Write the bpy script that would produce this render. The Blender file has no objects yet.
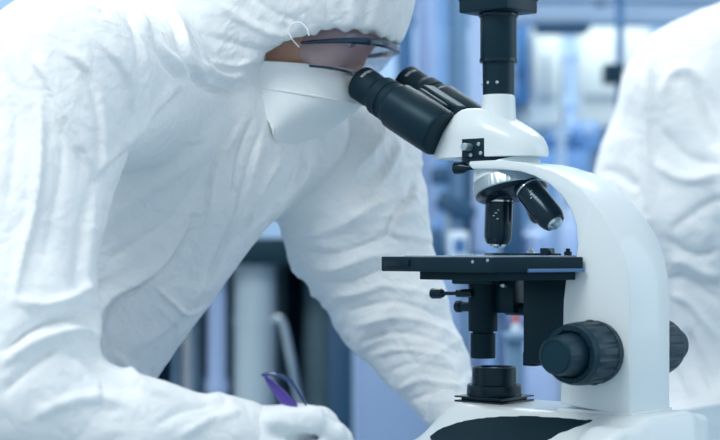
import bpy, bmesh, math, random
import numpy as np
from mathutils import Vector, Matrix
C = bpy.context.scene.collection
PI = math.pi
rng = random.Random(7)

# ------------------------------------------------------------------ camera
ZC = 1.125          # camera height
HY = 245.0          # row of the horizon in the 720x440 frame
F = 1600.0          # focal length in pixels
cd = bpy.data.cameras.new('camera'); cam = bpy.data.objects.new('camera', cd); C.objects.link(cam)
cam.location = (0, 0, ZC); cam.rotation_euler = (PI/2, 0, 0)
cd.sensor_width = 36; cd.lens = 80; cd.shift_y = 25/720
cd.clip_start = .05; cd.clip_end = 60
cd.dof.use_dof = True; cd.dof.focus_distance = 1.70; cd.dof.aperture_fstop = 3.6
bpy.context.scene.camera = cam
# ------------------------------------------------------------------ world, lamps, exposure
w = bpy.data.worlds.new('lab_daylight'); bpy.context.scene.world = w; w.use_nodes = True
bg = w.node_tree.nodes['Background']
bg.inputs[0].default_value = (.70, .80, .88, 1); bg.inputs[1].default_value = .84
def area(name, loc, target, size, power, col):
    l = bpy.data.lights.new(name, 'AREA'); l.shape = 'RECTANGLE'; l.size = size[0]; l.size_y = size[1]
    l.energy = power; l.color = col
    o = bpy.data.objects.new(name, l); C.objects.link(o); o.location = loc
    o.rotation_euler = (Vector(target)-Vector(loc)).to_track_quat('-Z', 'Y').to_euler()
    return o
area('ceiling_lamp', (-.9, .7, 2.75), (-.1, 1.7, 1.1), (1.1, .6), 25, (1, .99, .97))
area('ceiling_lamp', (-.5, 2.9, 2.8), (-.1, 1.9, 1.0), (1.6, .6), 23, (1, .99, .98))
area('side_blue_light', (2.7, 2.0, 1.7), (.2, 1.8, 1.1), (1.8, 1.6), 15, (.72, .86, 1))  # bluish light added at right to give dark faces a blue reflection
area('ceiling_lamp', (.2, 4.3, 2.9), (.3, 4.6, 0.9), (3.0, .8), 62, (.80, .92, 1))
vs = bpy.context.scene.view_settings
vs.view_transform = 'Standard'; vs.look = 'None'; vs.gamma = 1; vs.use_curve_mapping = False; vs.exposure = 0.0

def at(px, py, Y):
    return Vector(((px-360)*Y/F, Y, ZC-(py-HY)*Y/F))

# ------------------------------------------------------------------ materials
def mat(name, col, rough=.5, metal=0, coat=0, trans=0, ior=1.45, bump=0, bscale=60, var=0, vscale=8, alpha=1, sss=0, spec=.5, rvar=0):
    m = bpy.data.materials.new(name); m.use_nodes = True
    nt = m.node_tree; b = nt.nodes['Principled BSDF']
    b.inputs['Base Color'].default_value = (*col, 1); b.inputs['Roughness'].default_value = rough
    b.inputs['Metallic'].default_value = metal; b.inputs['Coat Weight'].default_value = coat
    b.inputs['Transmission Weight'].default_value = trans; b.inputs['IOR'].default_value = ior
    b.inputs['Alpha'].default_value = alpha; b.inputs['Specular IOR Level'].default_value = spec
    if sss:
        b.inputs['Subsurface Weight'].default_value = sss; b.inputs['Subsurface Radius'].default_value = (.01, .006, .004)
        b.inputs['Subsurface Scale'].default_value = 1
    if max(col) < .06: b.inputs['Specular Tint'].default_value = (.50, .85, 1, 1)
    tc = nt.nodes.new('ShaderNodeTexCoord')
    def noise(sc, det=5):
        n = nt.nodes.new('ShaderNodeTexNoise'); n.inputs['Scale'].default_value = sc; n.inputs['Detail'].default_value = det
        nt.links.new(tc.outputs['Object'], n.inputs['Vector']); return n
    if bump:
        n = noise(bscale); bp = nt.nodes.new('ShaderNodeBump'); bp.inputs['Strength'].default_value = bump
        bp.inputs['Distance'].default_value = .002
        nt.links.new(n.outputs[0], bp.inputs['Height']); nt.links.new(bp.outputs[0], b.inputs['Normal'])
    n = noise(vscale); r = nt.nodes.new('ShaderNodeValToRGB')
    v = max(var, .02)
    r.color_ramp.elements[0].position = .3; r.color_ramp.elements[1].position = .7
    r.color_ramp.elements[0].color = tuple(c*(1-v) for c in col)+(1,); r.color_ramp.elements[1].color = tuple(min(1, c*(1+v)) for c in col)+(1,)
    nt.links.new(n.outputs[0], r.inputs[0]); nt.links.new(r.outputs[0], b.inputs['Base Color'])
    return m
M = {}
M['white_paint'] = mat('white_enamel', (.70, .79, .82), .32, coat=.25, var=.015)
M['black'] = mat('black_enamel', (.005, .019, .029), .38, bump=.05, bscale=900, spec=.32)
M['black_gloss'] = mat('black_gloss', (.004, .014, .024), .22, coat=.15, spec=.35)
M['black_matte'] = mat('black_matte', (.006, .019, .029), .6, bump=.1, bscale=700, spec=.3)
M['rubber'] = mat('dark_rubber', (.006, .026, .040), .42, bump=.12, bscale=800, spec=.35)
M['chrome'] = mat('chrome', (.55, .66, .72), .22, metal=1)
M['silver'] = mat('satin_silver', (.50, .60, .65), .35, metal=.85)
M['lensglass'] = mat('lens_glass', (.5, .65, .75), .05, metal=.6)
M['diffuser'] = mat('frosted_lens', (.05, .09, .12), .15, coat=.5)
M['mark'] = mat('white_ink', (.8, .86, .9), .5)
M['skin'] = mat('skin', (.60, .36, .27), .5, sss=.25, var=.06, vscale=30)
M['eyewhite'] = mat('eye_white', (.7, .7, .7), .2)
M['iris'] = mat('dark_iris', (.02, .015, .012), .2)
M['brow'] = mat('dark_brow', (.02, .012, .01), .7)
M['mask'] = mat('mask_felt', (.84, .89, .90), .8, bump=.35, bscale=500, var=.02)
M['violet'] = mat('violet_plastic', (.065, .04, .30), .35, coat=.2)
M['blueclip'] = mat('blue_plastic', (.012, .045, .15), .25, coat=.4)
M['glove'] = mat('glove_knit', (.78, .84, .87), .75, bump=.3, bscale=900, var=.02)
M['bench'] = mat('bench_laminate', (.29, .40, .47), .4, var=.05)
M['elastic'] = mat('white_cord', (.72, .79, .82), .6)

def cloth_mat(name, col, bump=.5):
    m = mat(name, col, .62, var=.02, vscale=6, spec=.35)
    nt = m.node_tree; b = nt.nodes['Principled BSDF']
    tc = [n for n in nt.nodes if n.type == 'TEX_COORD'][0]
    # fine crumples: ridged noise at two scales
    def ridged(sc, dist):
        n = nt.nodes.new('ShaderNodeTexNoise'); n.inputs['Scale'].default_value = sc; n.inputs['Detail'].default_value = 3
        n.inputs['Distortion'].default_value = dist
        nt.links.new(tc.outputs['Object'], n.inputs['Vector'])
        s = nt.nodes.new('ShaderNodeMath'); s.operation = 'SUBTRACT'; s.inputs[1].default_value = .5
        a = nt.nodes.new('ShaderNodeMath'); a.operation = 'ABSOLUTE'
        nt.links.new(n.outputs[0], s.inputs[0]); nt.links.new(s.outputs[0], a.inputs[0]); return a
    a1 = ridged(14, .6); a2 = ridged(45, .4)
    n3 = nt.nodes.new('ShaderNodeTexNoise'); n3.inputs['Scale'].default_value = 700; nt.links.new(tc.outputs['Object'], n3.inputs['Vector'])
    m1 = nt.nodes.new('ShaderNodeMath'); m1.operation = 'MULTIPLY_ADD'; m1.inputs[1].default_value = .35
    nt.links.new(a2.outputs[0], m1.inputs[0]); nt.links.new(a1.outputs[0], m1.inputs[2])
    m2 = nt.nodes.new('ShaderNodeMath'); m2.operation = 'MULTIPLY_ADD'; m2.inputs[1].default_value = .012
    nt.links.new(n3.outputs[0], m2.inputs[0]); nt.links.new(m1.outputs[0], m2.inputs[2])
    # papery facets meeting in crisp creases
    def facets(sc, wgt, prev):
        dn = nt.nodes.new('ShaderNodeTexNoise'); dn.inputs['Scale'].default_value = sc*.6; nt.links.new(tc.outputs['Object'], dn.inputs['Vector'])
        mx = nt.nodes.new('ShaderNodeMix'); mx.data_type = 'VECTOR'; mx.inputs[0].default_value = .16
        nt.links.new(tc.outputs['Object'], mx.inputs[4]); nt.links.new(dn.outputs[1], mx.inputs[5])
        vo = nt.nodes.new('ShaderNodeTexVoronoi'); vo.inputs['Scale'].default_value = sc; nt.links.new(mx.outputs[1], vo.inputs['Vector'])
        ma = nt.nodes.new('ShaderNodeMath'); ma.operation = 'MULTIPLY_ADD'; ma.inputs[1].default_value = wgt
        nt.links.new(vo.outputs['Distance'], ma.inputs[0]); nt.links.new(prev.outputs[0], ma.inputs[2]); return ma
    m2 = facets(11, .55, m2); m2 = facets(27, .22, m2)
    bp = nt.nodes.new('ShaderNodeBump'); bp.inputs['Strength'].default_value = bump; bp.inputs['Distance'].default_value = .02
    nt.links.new(m2.outputs[0], bp.inputs['Height']); nt.links.new(bp.outputs[0], b.inputs['Normal'])
    return m
M['tyvek'] = cloth_mat('coverall_fabric', (.83, .875, .895), .42)
def glass_mat(name, col, a=.25, rough=.05):
    m = bpy.data.materials.new(name); m.use_nodes = True; nt = m.node_tree
    b = nt.nodes['Principled BSDF']; b.inputs['Base Color'].default_value = (*col, 1)
    b.inputs['Roughness'].default_value = rough; b.inputs['Alpha'].default_value = a; b.inputs['Coat Weight'].default_value = .6
    b.inputs['Coat Roughness'].default_value = .05
    return m
M['goggle'] = glass_mat('goggle_lens', (.30, .28, .38), .24)
M['clear'] = glass_mat('clear_glass', (.75, .85, .95), .25)
M['goggle_frame'] = mat('goggle_frame', (.008, .025, .055), .25, coat=.4)

# ------------------------------------------------------------------ object helpers
def link(name, me, m, parent=None, smooth=True):
    o = bpy.data.objects.new(name, me); C.objects.link(o)
    if m is not None: me.materials.append(m)
    if smooth:
        me.polygons.foreach_set('use_smooth', [True]*len(me.polygons))
    if parent is not None: o.parent = parent
    return o
def tag(o, label=None, cat=None, group=None, kind=None):
    if label: o['label'] = label
    if cat: o['category'] = cat
    if group: o['group'] = group
    if kind: o['kind'] = kind
    return o
def empty(name, loc, rz=0, **k):
    o = bpy.data.objects.new(name, None); C.objects.link(o); o.location = loc; o.rotation_euler = (0, 0, rz)
    o.empty_display_size = .05
    return tag(o, **k)
def frame(d, up=(0, 0, 1)):
    d = Vector(d).normalized(); up = Vector(up)
    if abs(d.dot(up)) > .98: up = Vector((1, 0, 0))
    x = up.cross(d).normalized(); y = d.cross(x)
    return x, y, d
class MB:
    def __init__(s): s.b = bmesh.new()
    def box(s, lo, hi, bev=0, seg=2, rot=None, piv=None):
        lo, hi = Vector(lo), Vector(hi); t = bmesh.new()
        bmesh.ops.create_cube(t, size=1)
        for v in t.verts: v.co = Vector([lo[i]+(v.co[i]+.5)*(hi[i]-lo[i]) for i in range(3)])
        if bev: bmesh.ops.bevel(t, geom=t.edges[:], offset=bev, segments=seg, profile=.5, affect='EDGES')
        if rot: 
            p = Vector(piv or (lo+hi)/2); t.transform(Matrix.Translation(p) @ rot @ Matrix.Translation(-p))
        s._add(t); return s
    def _add(s, t):
        me = bpy.data.meshes.new('tmp'); t.to_mesh(me); t.free(); s.b.from_mesh(me); bpy.data.meshes.remove(me)
    def lathe(s, p0, d, prof, n=40, flute=None):
        """prof: (distance along d, radius); flute(i_profile, angle)->radius factor"""
        x, y, z = frame(d); p0 = Vector(p0); rings = []
        for k, (h, r) in enumerate(prof):
            if r <= 1e-6: rings.append([s.b.verts.new(p0+z*h)]); continue
            rings.append([s.b.verts.new(p0+z*h+(x*math.cos(a)+y*math.sin(a))*r*(flute(k, a) if flute else 1)) for a in [2*PI*i/n for i in range(n)]])
        for A, B in zip(rings, rings[1:]):
            for i in range(n):
                j = (i+1) % n
                if len(A) == 1 and len(B) == 1: continue
                if len(A) == 1: f = [A[0], B[i], B[j]][::-1]
                elif len(B) == 1: f = [A[i], A[j], B[0]]
                else: f = [A[i], A[j], B[j], B[i]]
                try: s.b.faces.new(f)
                except ValueError: pass
        return s
    def cyl(s, p0, p1, r, r1=None, bev=.0008, n=32):
        p0, p1 = Vector(p0), Vector(p1); L = (p1-p0).length; r1 = r if r1 is None else r1
        bev = min(bev, L*.4, r*.5, r1*.5)
        return s.lathe(p0, p1-p0, [(0, 0), (0, r-bev), (bev, r), (L-bev, r1), (L, r1-bev), (L, 0)], n)
    def tube(s, pts, r, n=12, rad=None):
        pts = [Vector(p) for p in pts]; rings = []
        up = Vector((0, .3, 1)).normalized()
        for i, p in enumerate(pts):
            d = (pts[min(i+1, len(pts)-1)]-pts[max(i-1, 0)])
            x, y, z = frame(d, up); rr = rad[i] if rad else r
            rings.append([s.b.verts.new(p+(x*math.cos(a)+y*math.sin(a))*rr) for a in [2*PI*k/n for k in range(n)]])
        for A, B in zip(rings, rings[1:]):
            for i in range(n): s.b.faces.new([A[i], A[(i+1) % n], B[(i+1) % n], B[i]])
        s.b.faces.new(rings[0][::-1]); s.b.faces.new(rings[-1]); return s
    def prism(s, prof, y0, y1, bev=0, seg=3, tol=.6):
        """prof in (x,z), extruded along y"""
        t = bmesh.new(); A = [t.verts.new((x, y0, z)) for x, z in prof]; B = [t.verts.new((x, y1, z)) for x, z in prof]
        fa = t.faces.new(A); fb = t.faces.new(B[::-1]); n = len(prof)
        for i in range(n): t.faces.new([A[i], B[i], B[(i+1) % n], A[(i+1) % n]])
        bmesh.ops.recalc_face_normals(t, faces=t.faces[:])
        if bev:
            cap = {fa, fb}
            ed = [e for e in t.edges if (e.link_faces[0] in cap) != (e.link_faces[1] in cap) or e.calc_face_angle(0) > tol]
            bmesh.ops.bevel(t, geom=ed, offset=bev, segments=seg, profile=.5, affect='EDGES', clamp_overlap=True)
        s._add(t); return s
    def grid(s, P, closed=False):
        V = [[s.b.verts.new(p) for p in row] for row in P]
        for r0, r1 in zip(V, V[1:]):
            m = len(r0)
            for i in range(m if closed else m-1): s.b.faces.new([r0[i], r0[(i+1) % m], r1[(i+1) % m], r1[i]])
        return s
    def build(s, name, m, parent=None, smooth=True, off=None, ang=.6):
        bmesh.ops.recalc_face_normals(s.b, faces=s.b.faces[:])
        for e in s.b.edges:
            if len(e.link_faces) == 2 and e.calc_face_angle(0) > ang: e.smooth = False
        if off is not None: s.b.transform(Matrix.Translation(-Vector(off)))
        me = bpy.data.meshes.new(name); s.b.to_mesh(me); s.b.free()
        return link(name, me, m, parent, smooth)

def smooth_path(pts, n=8):
    """Catmull-Rom through pts"""
    P = [Vector(p) for p in pts]; P = [2*P[0]-P[1]]+P+[2*P[-1]-P[-2]]; out = []
    for i in range(1, len(P)-2):
        a, b, c, d = P[i-1:i+3]
        for k in range(n):
            t = k/n; out.append(.5*((2*b)+(c-a)*t+(2*a-5*b+4*c-d)*t*t+(3*b-a-3*c+d)*t**3))
    out.append(P[-2]); return out

# ------------------------------------------------------------------ the place: floor, walls, bench
BZ = .9
P0 = Vector((.27, 1.6, BZ)); TH = math.radians(40)
fx, fy = -math.cos(TH), math.sin(TH)       # towards the front of the microscope
gx, gy = math.sin(TH), math.cos(TH)        # across it, away from the camera
def side(px, py, t):
    """where the line of sight through a measured point meets the microscope's plane t"""
    r = (px-360)/F
    a = (r*(P0.y+gy*t)-P0.x-gx*t)/(fx-r*fy); Y = P0.y+gy*t+fy*a
    return a, ZC-(py-HY)*Y/F-BZ
def sz(a, t, py):
    return ZC-(py-HY)*(P0.y+gy*t+fy*a)/F-BZ
M['floor'] = mat('floor_vinyl', (.30, .40, .48), .4, var=.05)
M['wall'] = mat('wall_paint', (.36, .50, .66), .7, var=.03)
tag(MB().box((-4, -1, -.05), (5, 7, 0)).build('floor', M['floor'], smooth=False), kind='structure')
tag(MB().box((-4, 5.27, 0), (5, 5.37, 3.2)).build('wall_back', M['wall'], smooth=False), kind='structure')

bt = empty('lab_bench', P0-Vector((0, 0, BZ)), -TH, label='pale grey-blue laminate lab bench carrying the white microscope', cat='bench')
MB().box((-.245, -1.2, BZ-.04), (.75, 1.5, BZ), bev=.004).build('worktop', M['bench'], bt)
M['bench_side'] = mat('bench_side', (.35, .45, .58), .5)
MB().box((-.19, -1.15, .08), (.70, 1.45, BZ-.04), bev=.003).box((-.15, -1.1, 0), (.66, 1.4, .08)).build('cabinet_body', M['bench_side'], bt)

# ------------------------------------------------------------------ the microscope
M['stage_sheen'] = mat('stage_sheen', (.35, .46, .58), .12, coat=.5)  # pale colour stands for the grazing reflection on the stage top
M['blue_sheen_metal'] = mat('blue_sheen_metal', (.10, .22, .42), .3, metal=.3)  # silver metal with its blue reflection put into the base colour
mi = empty('microscope', P0, -TH, label='white and black compound microscope with angled twin eyepieces standing on the bench', cat='microscope')
W = .081; AX, AT = .194, .0405            # optical axis
# base: a height field falling away from a plateau, with two rear feet
def ssm(x): x = np.clip(x, 0, 1); return x*x*(3-2*x)
def base_h(a, t):
    dx = np.maximum(np.maximum(-.06-a, a-.208), 0); dy = np.maximum(np.maximum(.0-t, t-W), 0)
    d = np.sqrt(dx**2+dy**2); h1 = .054-.044*ssm(d/.062)
    dx = np.maximum(np.maximum(-.06-a, a-.012), 0); dy = np.maximum(np.maximum(-.042-t, t-W-.050), 0)
    d = np.sqrt(dx**2+dy**2); h2 = .0465-.044*ssm(d/.055)
    k = .010; hh = np.clip(.5+.5*(h1-h2)/k, 0, 1)
    return h2*(1-hh)+h1*hh+k*hh*(1-hh)
A0, A1, T0, T1 = -.026, .270, -.078, W+.072
def base_pt(u, v):
    """rounded-rectangle plan"""
    a = A0+(A1-A0)*u; t = T0+(T1-T0)*v
    return a, t
na, nt_ = 70, 50
us = np.linspace(-1, 1, na); vs2 = np.linspace(-1, 1, nt_)
rows = []
ca, ct, ha, ht = (A0+A1)/2, (T0+T1)/2, (A1-A0)/2, (T1-T0)/2
def squircle(u, v):
    # square to rounded square, rounding the corners
    n = 6.0; r = (abs(u)**n+abs(v)**n)**(1/n); m_ = max(abs(u), abs(v))
    k = (m_/r) if r > 1e-9 else 1
    return u*k, v*k
top = []
for v in vs2:
    row = []
    for u in us:
        su, sv = squircle(u, v); a = ca+ha*su; t = ct+ht*sv
        edge = 1-max(abs(u), abs(v)); h = float(base_h(a, t))
        h -= .006*max(0, 1-edge/.05)**2
        row.append(Vector((-a, t, h)))
    top.append(row)
mb = MB(); mb.grid(top)
ring = [top[0][i] for i in range(na)]+[top[j][-1] for j in range(1, nt_)]+[top[-1][i] for i in range(na-2, -1, -1)]+[top[j][0] for j in range(nt_-2, 0, -1)]
mb.grid([ring, [Vector((p.x, p.y, .0)) for p in ring]], closed=True)
bmesh.ops.remove_doubles(mb.b, verts=mb.b.verts[:], dist=1e-5)
mb.build('base', M['white_paint'], mi, ang=1.0)
# dark pad inlaid in the near flank of the base
def pad_hit(px, py):
    r = (px-360)/F; best = None
    for i in range(400):
        Y = 1.45+i*.001; X = r*Y; a = (X-P0.x)*fx+(Y-P0.y)*fy; t = (X-P0.x)*gx+(Y-P0.y)*gy
        if not (A0 < a < A1 and T0 < t < T1): continue
        if ZC-(py-HY)*Y/F-BZ <= float(base_h(a, t)): best = (a, t); break
    return best
padtop = [(430, 438), (440, 431), (455, 425.5), (475, 421), (500, 418.5), (525, 418), (550, 419), (575, 421), (592, 422)]
padbot = [(436, 452), (444, 450), (458, 450), (474, 450), (496, 449), (515, 447), (540, 444), (562, 433), (590, 423)]
rows = []; 
tp = smooth_path([(*p, 0) for p in padtop], 6); bp_ = smooth_path([(*p, 0) for p in padbot], 6)
for k in range(13):
    row = []
    for p, q in zip(tp, bp_):
        x = p.lerp(q, k/12); h = pad_hit(x.x, x.y)
        if h is None: h = row[-1][:2] if row else (.2, -.05); h = (-h[0], h[1]) if row else h
        row.append((-h[0], h[1]))
    rows.append(row)
pad = [[Vector((x, y, float(base_h(-x, y))+.0016)) for x, y in r] for r in rows]
mb = MB(); mb.grid(pad)
edge = pad[0]+[r[-1] for r in pad[1:]]+pad[-1][::-1][1:]+[r[0] for r in pad[1:-1]][::-1]
mb.grid([edge, [p-Vector((0, 0, .003)) for p in edge]], closed=True)
mb.build('base_pad', M['black'], mi, ang=.9)

# arm: C-shaped side profile
outer = [(497, 160), (520, 162), (534, 165), (552, 170.5), (568, 179), (581, 189), (592, 201), (603, 214), (612, 228), (619, 241), (624, 255), (628, 275), (630, 300), (630, 360), (630, 417)]
inner = [(560, 404), (562, 350), (563, 300), (566, 275), (575, 262), (577.5, 245), (576, 225), (571, 210), (562, 196), (549, 184), (534, 176), (520, 171.5), (505, 170)]
arm_o = [side(x, y, 0) for x, y in outer]; arm_i = [side(x, y, 0) for x, y in inner]
zt = sz(AX, 0, 161)
print('arm top z', zt, [round(p[1], 3) for p in arm_o[:3]])
prof = [(-a, min(z, zt)) for a, z in arm_o]+[(-a, z) for a, z in arm_i]
# nose of the arm: stout rounded end that carries the turret
nose = [side(490, 176, .0), side(480, 178, 0)]
prof += [(-(AX-.03), arm_i[-1][1]+.001), (-(AX+.0), zt-.009), (-(AX+.006), zt-.004), (-(AX+.005), zt)]
MB().prism(prof, 0, W, bev=.0025, seg=3, tol=.5).build('arm', M['white_paint'], mi, ang=.5)
# foot flare where column meets base
MB().prism([(-.086, .053), (.002, .053), (.002, .0565), (-.086, .0565)], -.0006, W+.0006, bev=.0005).build('column_plinth', M['white_paint'], mi)

# head: a rounded block narrowing upwards, straight at the eyepiece end, domed behind
t0 = .008
lev = [(159.6, 436, 546), (159, 434.5, 548), (155, 434, 548.5), (150, 435, 548), (145, 437.5, 546), (140, 440, 543), (134, 443, 536.5), (128, 446.5, 528), (122, 450, 519), (117, 453, 512), (113, 456.5, 507), (110.5, 460, 503), (109, 465, 498), (108.4, 474, 490)]
rows = []
for y_, xl, xr in lev:
    af, z_ = side(xl, y_, .018); ab_, _ = side(xr, y_, .052)
    shr = max(0, (y_-108)/52); hw = (W/2-.004)*(.62+.38*min(1, shr*2.2)**.6)*(.93 if y_ > 159.3 else 1)
    cx = af*.55+ab_*.45; row = []
    for k in range(72):
        q = 2*PI*k/72; cq, sq_ = math.cos(q), math.sin(q); n = 5 if cq > 0 else 2.7
        rr_ = (abs(cq)**n+abs(sq_)**n)**(-1/n)
        ax_ = cx+(af-cx if cq > 0 else cx-ab_)*cq*rr_
        row.append(Vector((-ax_, AT+hw*sq_*rr_*(1 if True else 0), z_)))
    rows.append(row)
mb = MB(); mb.grid(rows, closed=True); mb.grid([rows[-1], [sum(rows[-1], Vector())/72+(p-sum(rows[-1], Vector())/72)*.02 for p in rows[-1]]], closed=True)
mb.grid([rows[0], [sum(rows[0], Vector())/72+(p-sum(rows[0], Vector())/72)*.02 for p in rows[0]]], closed=True)
mb.build('head', M['white_paint'], mi, ang=1.1)
zh = sz(AX, AT, 160); zr = sz(AX, AT, 95)
# front cone that rounds the head, and riser for the camera tube
AX2 = AX-.0055
rr = .0180
MB().lathe((-AX2, AT, sz(AX, AT, 128)), (0, 0, 1), [(0, 0), (0, rr*1.16), (.004, rr*1.08), (zr-sz(AX, AT, 128)-.002, rr), (zr-sz(AX, AT, 128), rr-.002), (zr-sz(AX, AT, 128), 0)]).build('camera_port', M['white_paint'], mi)
MB().cyl((-AX, AT, zh-.004), (-AX, AT, zh+.002), .036, n=64).build('head_dovetail', M['black'], mi)
# square dark recess with a white pull knob on the near side of the head
a0, z0 = side(463, 158, t0-.002); a1, z1 = side(485, 138, t0-.002)
hq = MB().box((-a0, t0-.0045, z0), (-a1, t0+.001, z1), bev=.0008).build('slider_plate', M['black'], mi)
am, zm = side(467, 147, t0-.01)
MB().cyl((-am, t0-.017, zm), (-am, t0-.004, zm), .0042).build('slider_knob', M['silver'], hq)
mb = MB()
for (x, y) in ((478, 144), (480, 153), (470, 155)):
    aa, zz = side(x, y, t0-.006); mb.cyl((-aa, t0-.0062, zz), (-aa, t0-.0035, zz), .0022)
mb.build('slider_screw', M['silver'], hq)
# camera tube
def Z(py): return sz(AX, AT, py)
r1 = .0200
MB().lathe((-AX2, AT, Z(95)), (0, 0, 1), [(0, 0), (0, r1*.86), (Z(61)-Z(95), r1*.88)], 48).build('tube_lower', M['black'], mi, ang=.4)
pr = [(0, r1*.6), (0, r1*.97), (.002, r1)] + [(Z(12)-Z(61)-.006, r1), (Z(12)-Z(61)-.006, r1*1.02), (Z(12)-Z(61), r1*1.02), (Z(12)-Z(61), 0)]
MB().lathe((-AX2, AT, Z(61)), (0, 0, 1), pr, 48).build('tube_upper', M['black'], mi, ang=.4)
MB().lathe((-AX2, AT, Z(63)), (0, 0, 1), [(0, r1*.8), (0, r1*1.03), (.004, r1*1.03), (.004, r1*.8)], 60, flute=lambda k, a: 1+.012*(math.sin(a*30) > 0)).build('tube_ring', M['black_gloss'], mi, ang=.4)
for ang in (-150, -96, -60):
    q = math.radians(ang); d = Vector((math.cos(q), math.sin(q), 0)); p = Vector((-AX2, AT, Z(84)))
    MB().cyl(p+d*r1*.8, p+d*(r1*.86+.0015), .0018).build('set_screw', M['silver'], mi)
# camera body above
cb = MB().box((-AX2-.032, AT-.030, Z(14)), (-AX2+.032, AT+.029, Z(-34)), bev=.002).build('camera_body', M['black'], mi)
MB().box((-AX2-.0325, AT-.0305, Z(1.5)), (-AX2+.0325, AT+.0295, Z(0)), bev=.0002).build('camera_seam', M['black_matte'], cb)
MB().cyl((-AX2, AT, Z(14)), (-AX2, AT, Z(18)), .022).build('camera_collar', M['black_gloss'], mi)

# binocular tubes: two pods on a wedge
phi = math.radians(27)
def tubepoint(px, py, t): a, z = side(px, py, t); return Vector((-a, t, z))
for (tt, nm) in ((.006, 0), (.075, 1)):
    e = tubepoint(361, 83, .006); b = tubepoint(436, 131, .006)
    e.y = tt; b.y = tt
    if nm: q_ = (b-e).normalized()*.011; e += q_; e.z += .012; b.z += .006
    d = (b-e).normalized(); L = (b-e).length
    Re = .0203
    # pod
    rp = .0272
    s0 = .054
    pod = [(s0, rp*.6), (s0, rp*.84), (s0+.003, rp*.9), (s0+.006, rp*.9), (s0+.008, rp*.985), (s0+.03, rp), (L+.004, rp*1.0), (L+.007, rp*.95), (L+.008, rp*.85), (L+.008, 0)]
    MB().lathe(e, d, pod, 56).build('eyepiece_tube', M['black'], mi, ang=.5)
    ep = MB().lathe(e, d, [(.003, 0), (.003, Re*.70), (0, Re*.78), (-.001, Re*.9), (.001, Re), (.020, Re*1.0), (.023, Re*.95), (.027, Re*.95), (.029, Re*1.02), (.034, Re*1.14), (.045, Re*1.15), (.046, Re*1.08), (.050, Re*1.08), (.051, Re*1.17), (.057, Re*1.17)], 48).build('eyepiece', M['black_matte'], mi, ang=.35)
    MB().lathe(e+d*.0025, d, [(0, 0), (-.001, Re*.35), (.0002, Re*.66), (.0012, Re*.66)], 32).build('eye_lens', M['diffuser'], ep)
    # small white inscription WF10X seen on top of the sleeve
    x_, y_, z_ = frame(d)
    up = Vector((0, 0, 1)); up = (up-d*up.dot(d)).normalized(); sd = d.cross(up).normalized()
    txc = bpy.data.curves.new('txt', 'FONT'); txc.body = 'WF10X'; txc.size = .0052; txc.extrude = .0001; txc.align_x = 'CENTER'; txc.align_y = 'CENTER'
    to = bpy.data.objects.new('txt', txc); C.objects.link(to)
    dg = bpy.context.evaluated_depsgraph_get(); me = bpy.data.meshes.new_from_object(to.evaluated_get(dg)); bpy.data.objects.remove(to)
    near = sd if sd.y < 0 else -sd
    rad = (up*.82+near*.57).normalized()
    # text runs along tangent, its top towards the eye
    tx_ = -(rad.cross(d)).normalized(); m4 = Matrix((tx_, (-d), rad)).transposed()
    if m4.determinant() < 0: m4 = Matrix((-tx_, -d, rad)).transposed()
    c0 = e+d*.011
    for v in me.vertices:
        ang = v.co.x/Re; q = math.cos(ang)*rad+math.sin(ang)*Vector(m4.col[0]); v.co = c0-d*v.co.y+q*(Re+.0003+v.co.z)
    link('inscription', me, M['mark'], ep, False)
    # end block between pod and head
bd = []
e = tubepoint(368, 86, .006); b = tubepoint(436, 131, .006); d = (b-e).normalized()
upv = Vector((0, 0, 1)); upv = (upv-d*upv.dot(d)).normalized()
# hinge housing: slab joining the pods with ridged top
mb = MB()
for (y0, y1, h0, h1, s0, s1) in ((.012, .069, -.018, .0255, .060, .100), (.030, .051, -.012, .030, .052, .106), (.018, .026, .02, .0275, .058, .1), (.055, .063, .02, .0275, .058, .1)):
    P = []
    q0 = Vector((e.x, 0, e.z))+d*s0; q1 = Vector((e.x, 0, e.z))+d*s1
    pr = [q0+upv*h0, q1+upv*h0, q1+upv*h1, q0+upv*h1]
    mb.prism([(p.x, p.z) for p in pr], y0, y1, bev=.002)
mb.build('hinge_housing', M['black'], mi)
# body block sinking into the white head
q0 = Vector((e.x, 0, e.z))+d*.075; q1 = Vector((e.x, 0, e.z))+d*.112
pr = [q0-upv*.020, q1-upv*.014, q1+upv*.020, q0+upv*.024]
MB().prism([(p.x, p.z) for p in pr], .006, .075, bev=.008).build('prism_housing', M['black_gloss'], mi)

# head lock screw
a, z = side(457, 168.5, .01)
a = AX+.034; z = sz(a, .012, 168.5)
lk = MB().lathe((-a, .012, z), (1, .0, .02), [(0, 0), (0, .0042), (.0025, .0068), (.013, .0062), (.018, .004), (.020, .0028), (.03, .0028)], 32).build('lock_screw', M['black_gloss'], mi)

# revolving nosepiece, tilted
nc = tubepoint(511, 190.5, AT)
nd = Vector((.30, -.02, -1)).normalized()            # axis pointing down and back
nd = Vector((.30, -.12, -1)).normalized()
Rn = .0400
hous = MB().lathe(nc-nd*.026, nd, [(0, 0), (0, Rn*.92), (.010, Rn*.96), (.017, Rn*.97), (.018, 0)], 48).build('turret_housing', M['white_paint'], mi, ang=.5)
MB().lathe(nc-nd*.0125, nd, [(0, Rn*.5), (0, Rn*.99), (.001, Rn*1.0), (.013, Rn*1.0), (.014, Rn*.985), (.014, Rn*.5)], 120, flute=lambda k, a: 1+(.010 if math.sin(a*48) > 0 and 0 < k < 5 else 0)).build('turret_ring', M['silver'], mi, ang=.4)
MB().lathe(nc+nd*.0015, nd, [(0, 0), (0, Rn*.98), (.0015, Rn*.98), (.0025, Rn*.95), (.005, Rn*.80), (.007, Rn*.55), (.007, 0)], 64).build('turret_plate', M['black_gloss'], mi, ang=.5)
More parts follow.
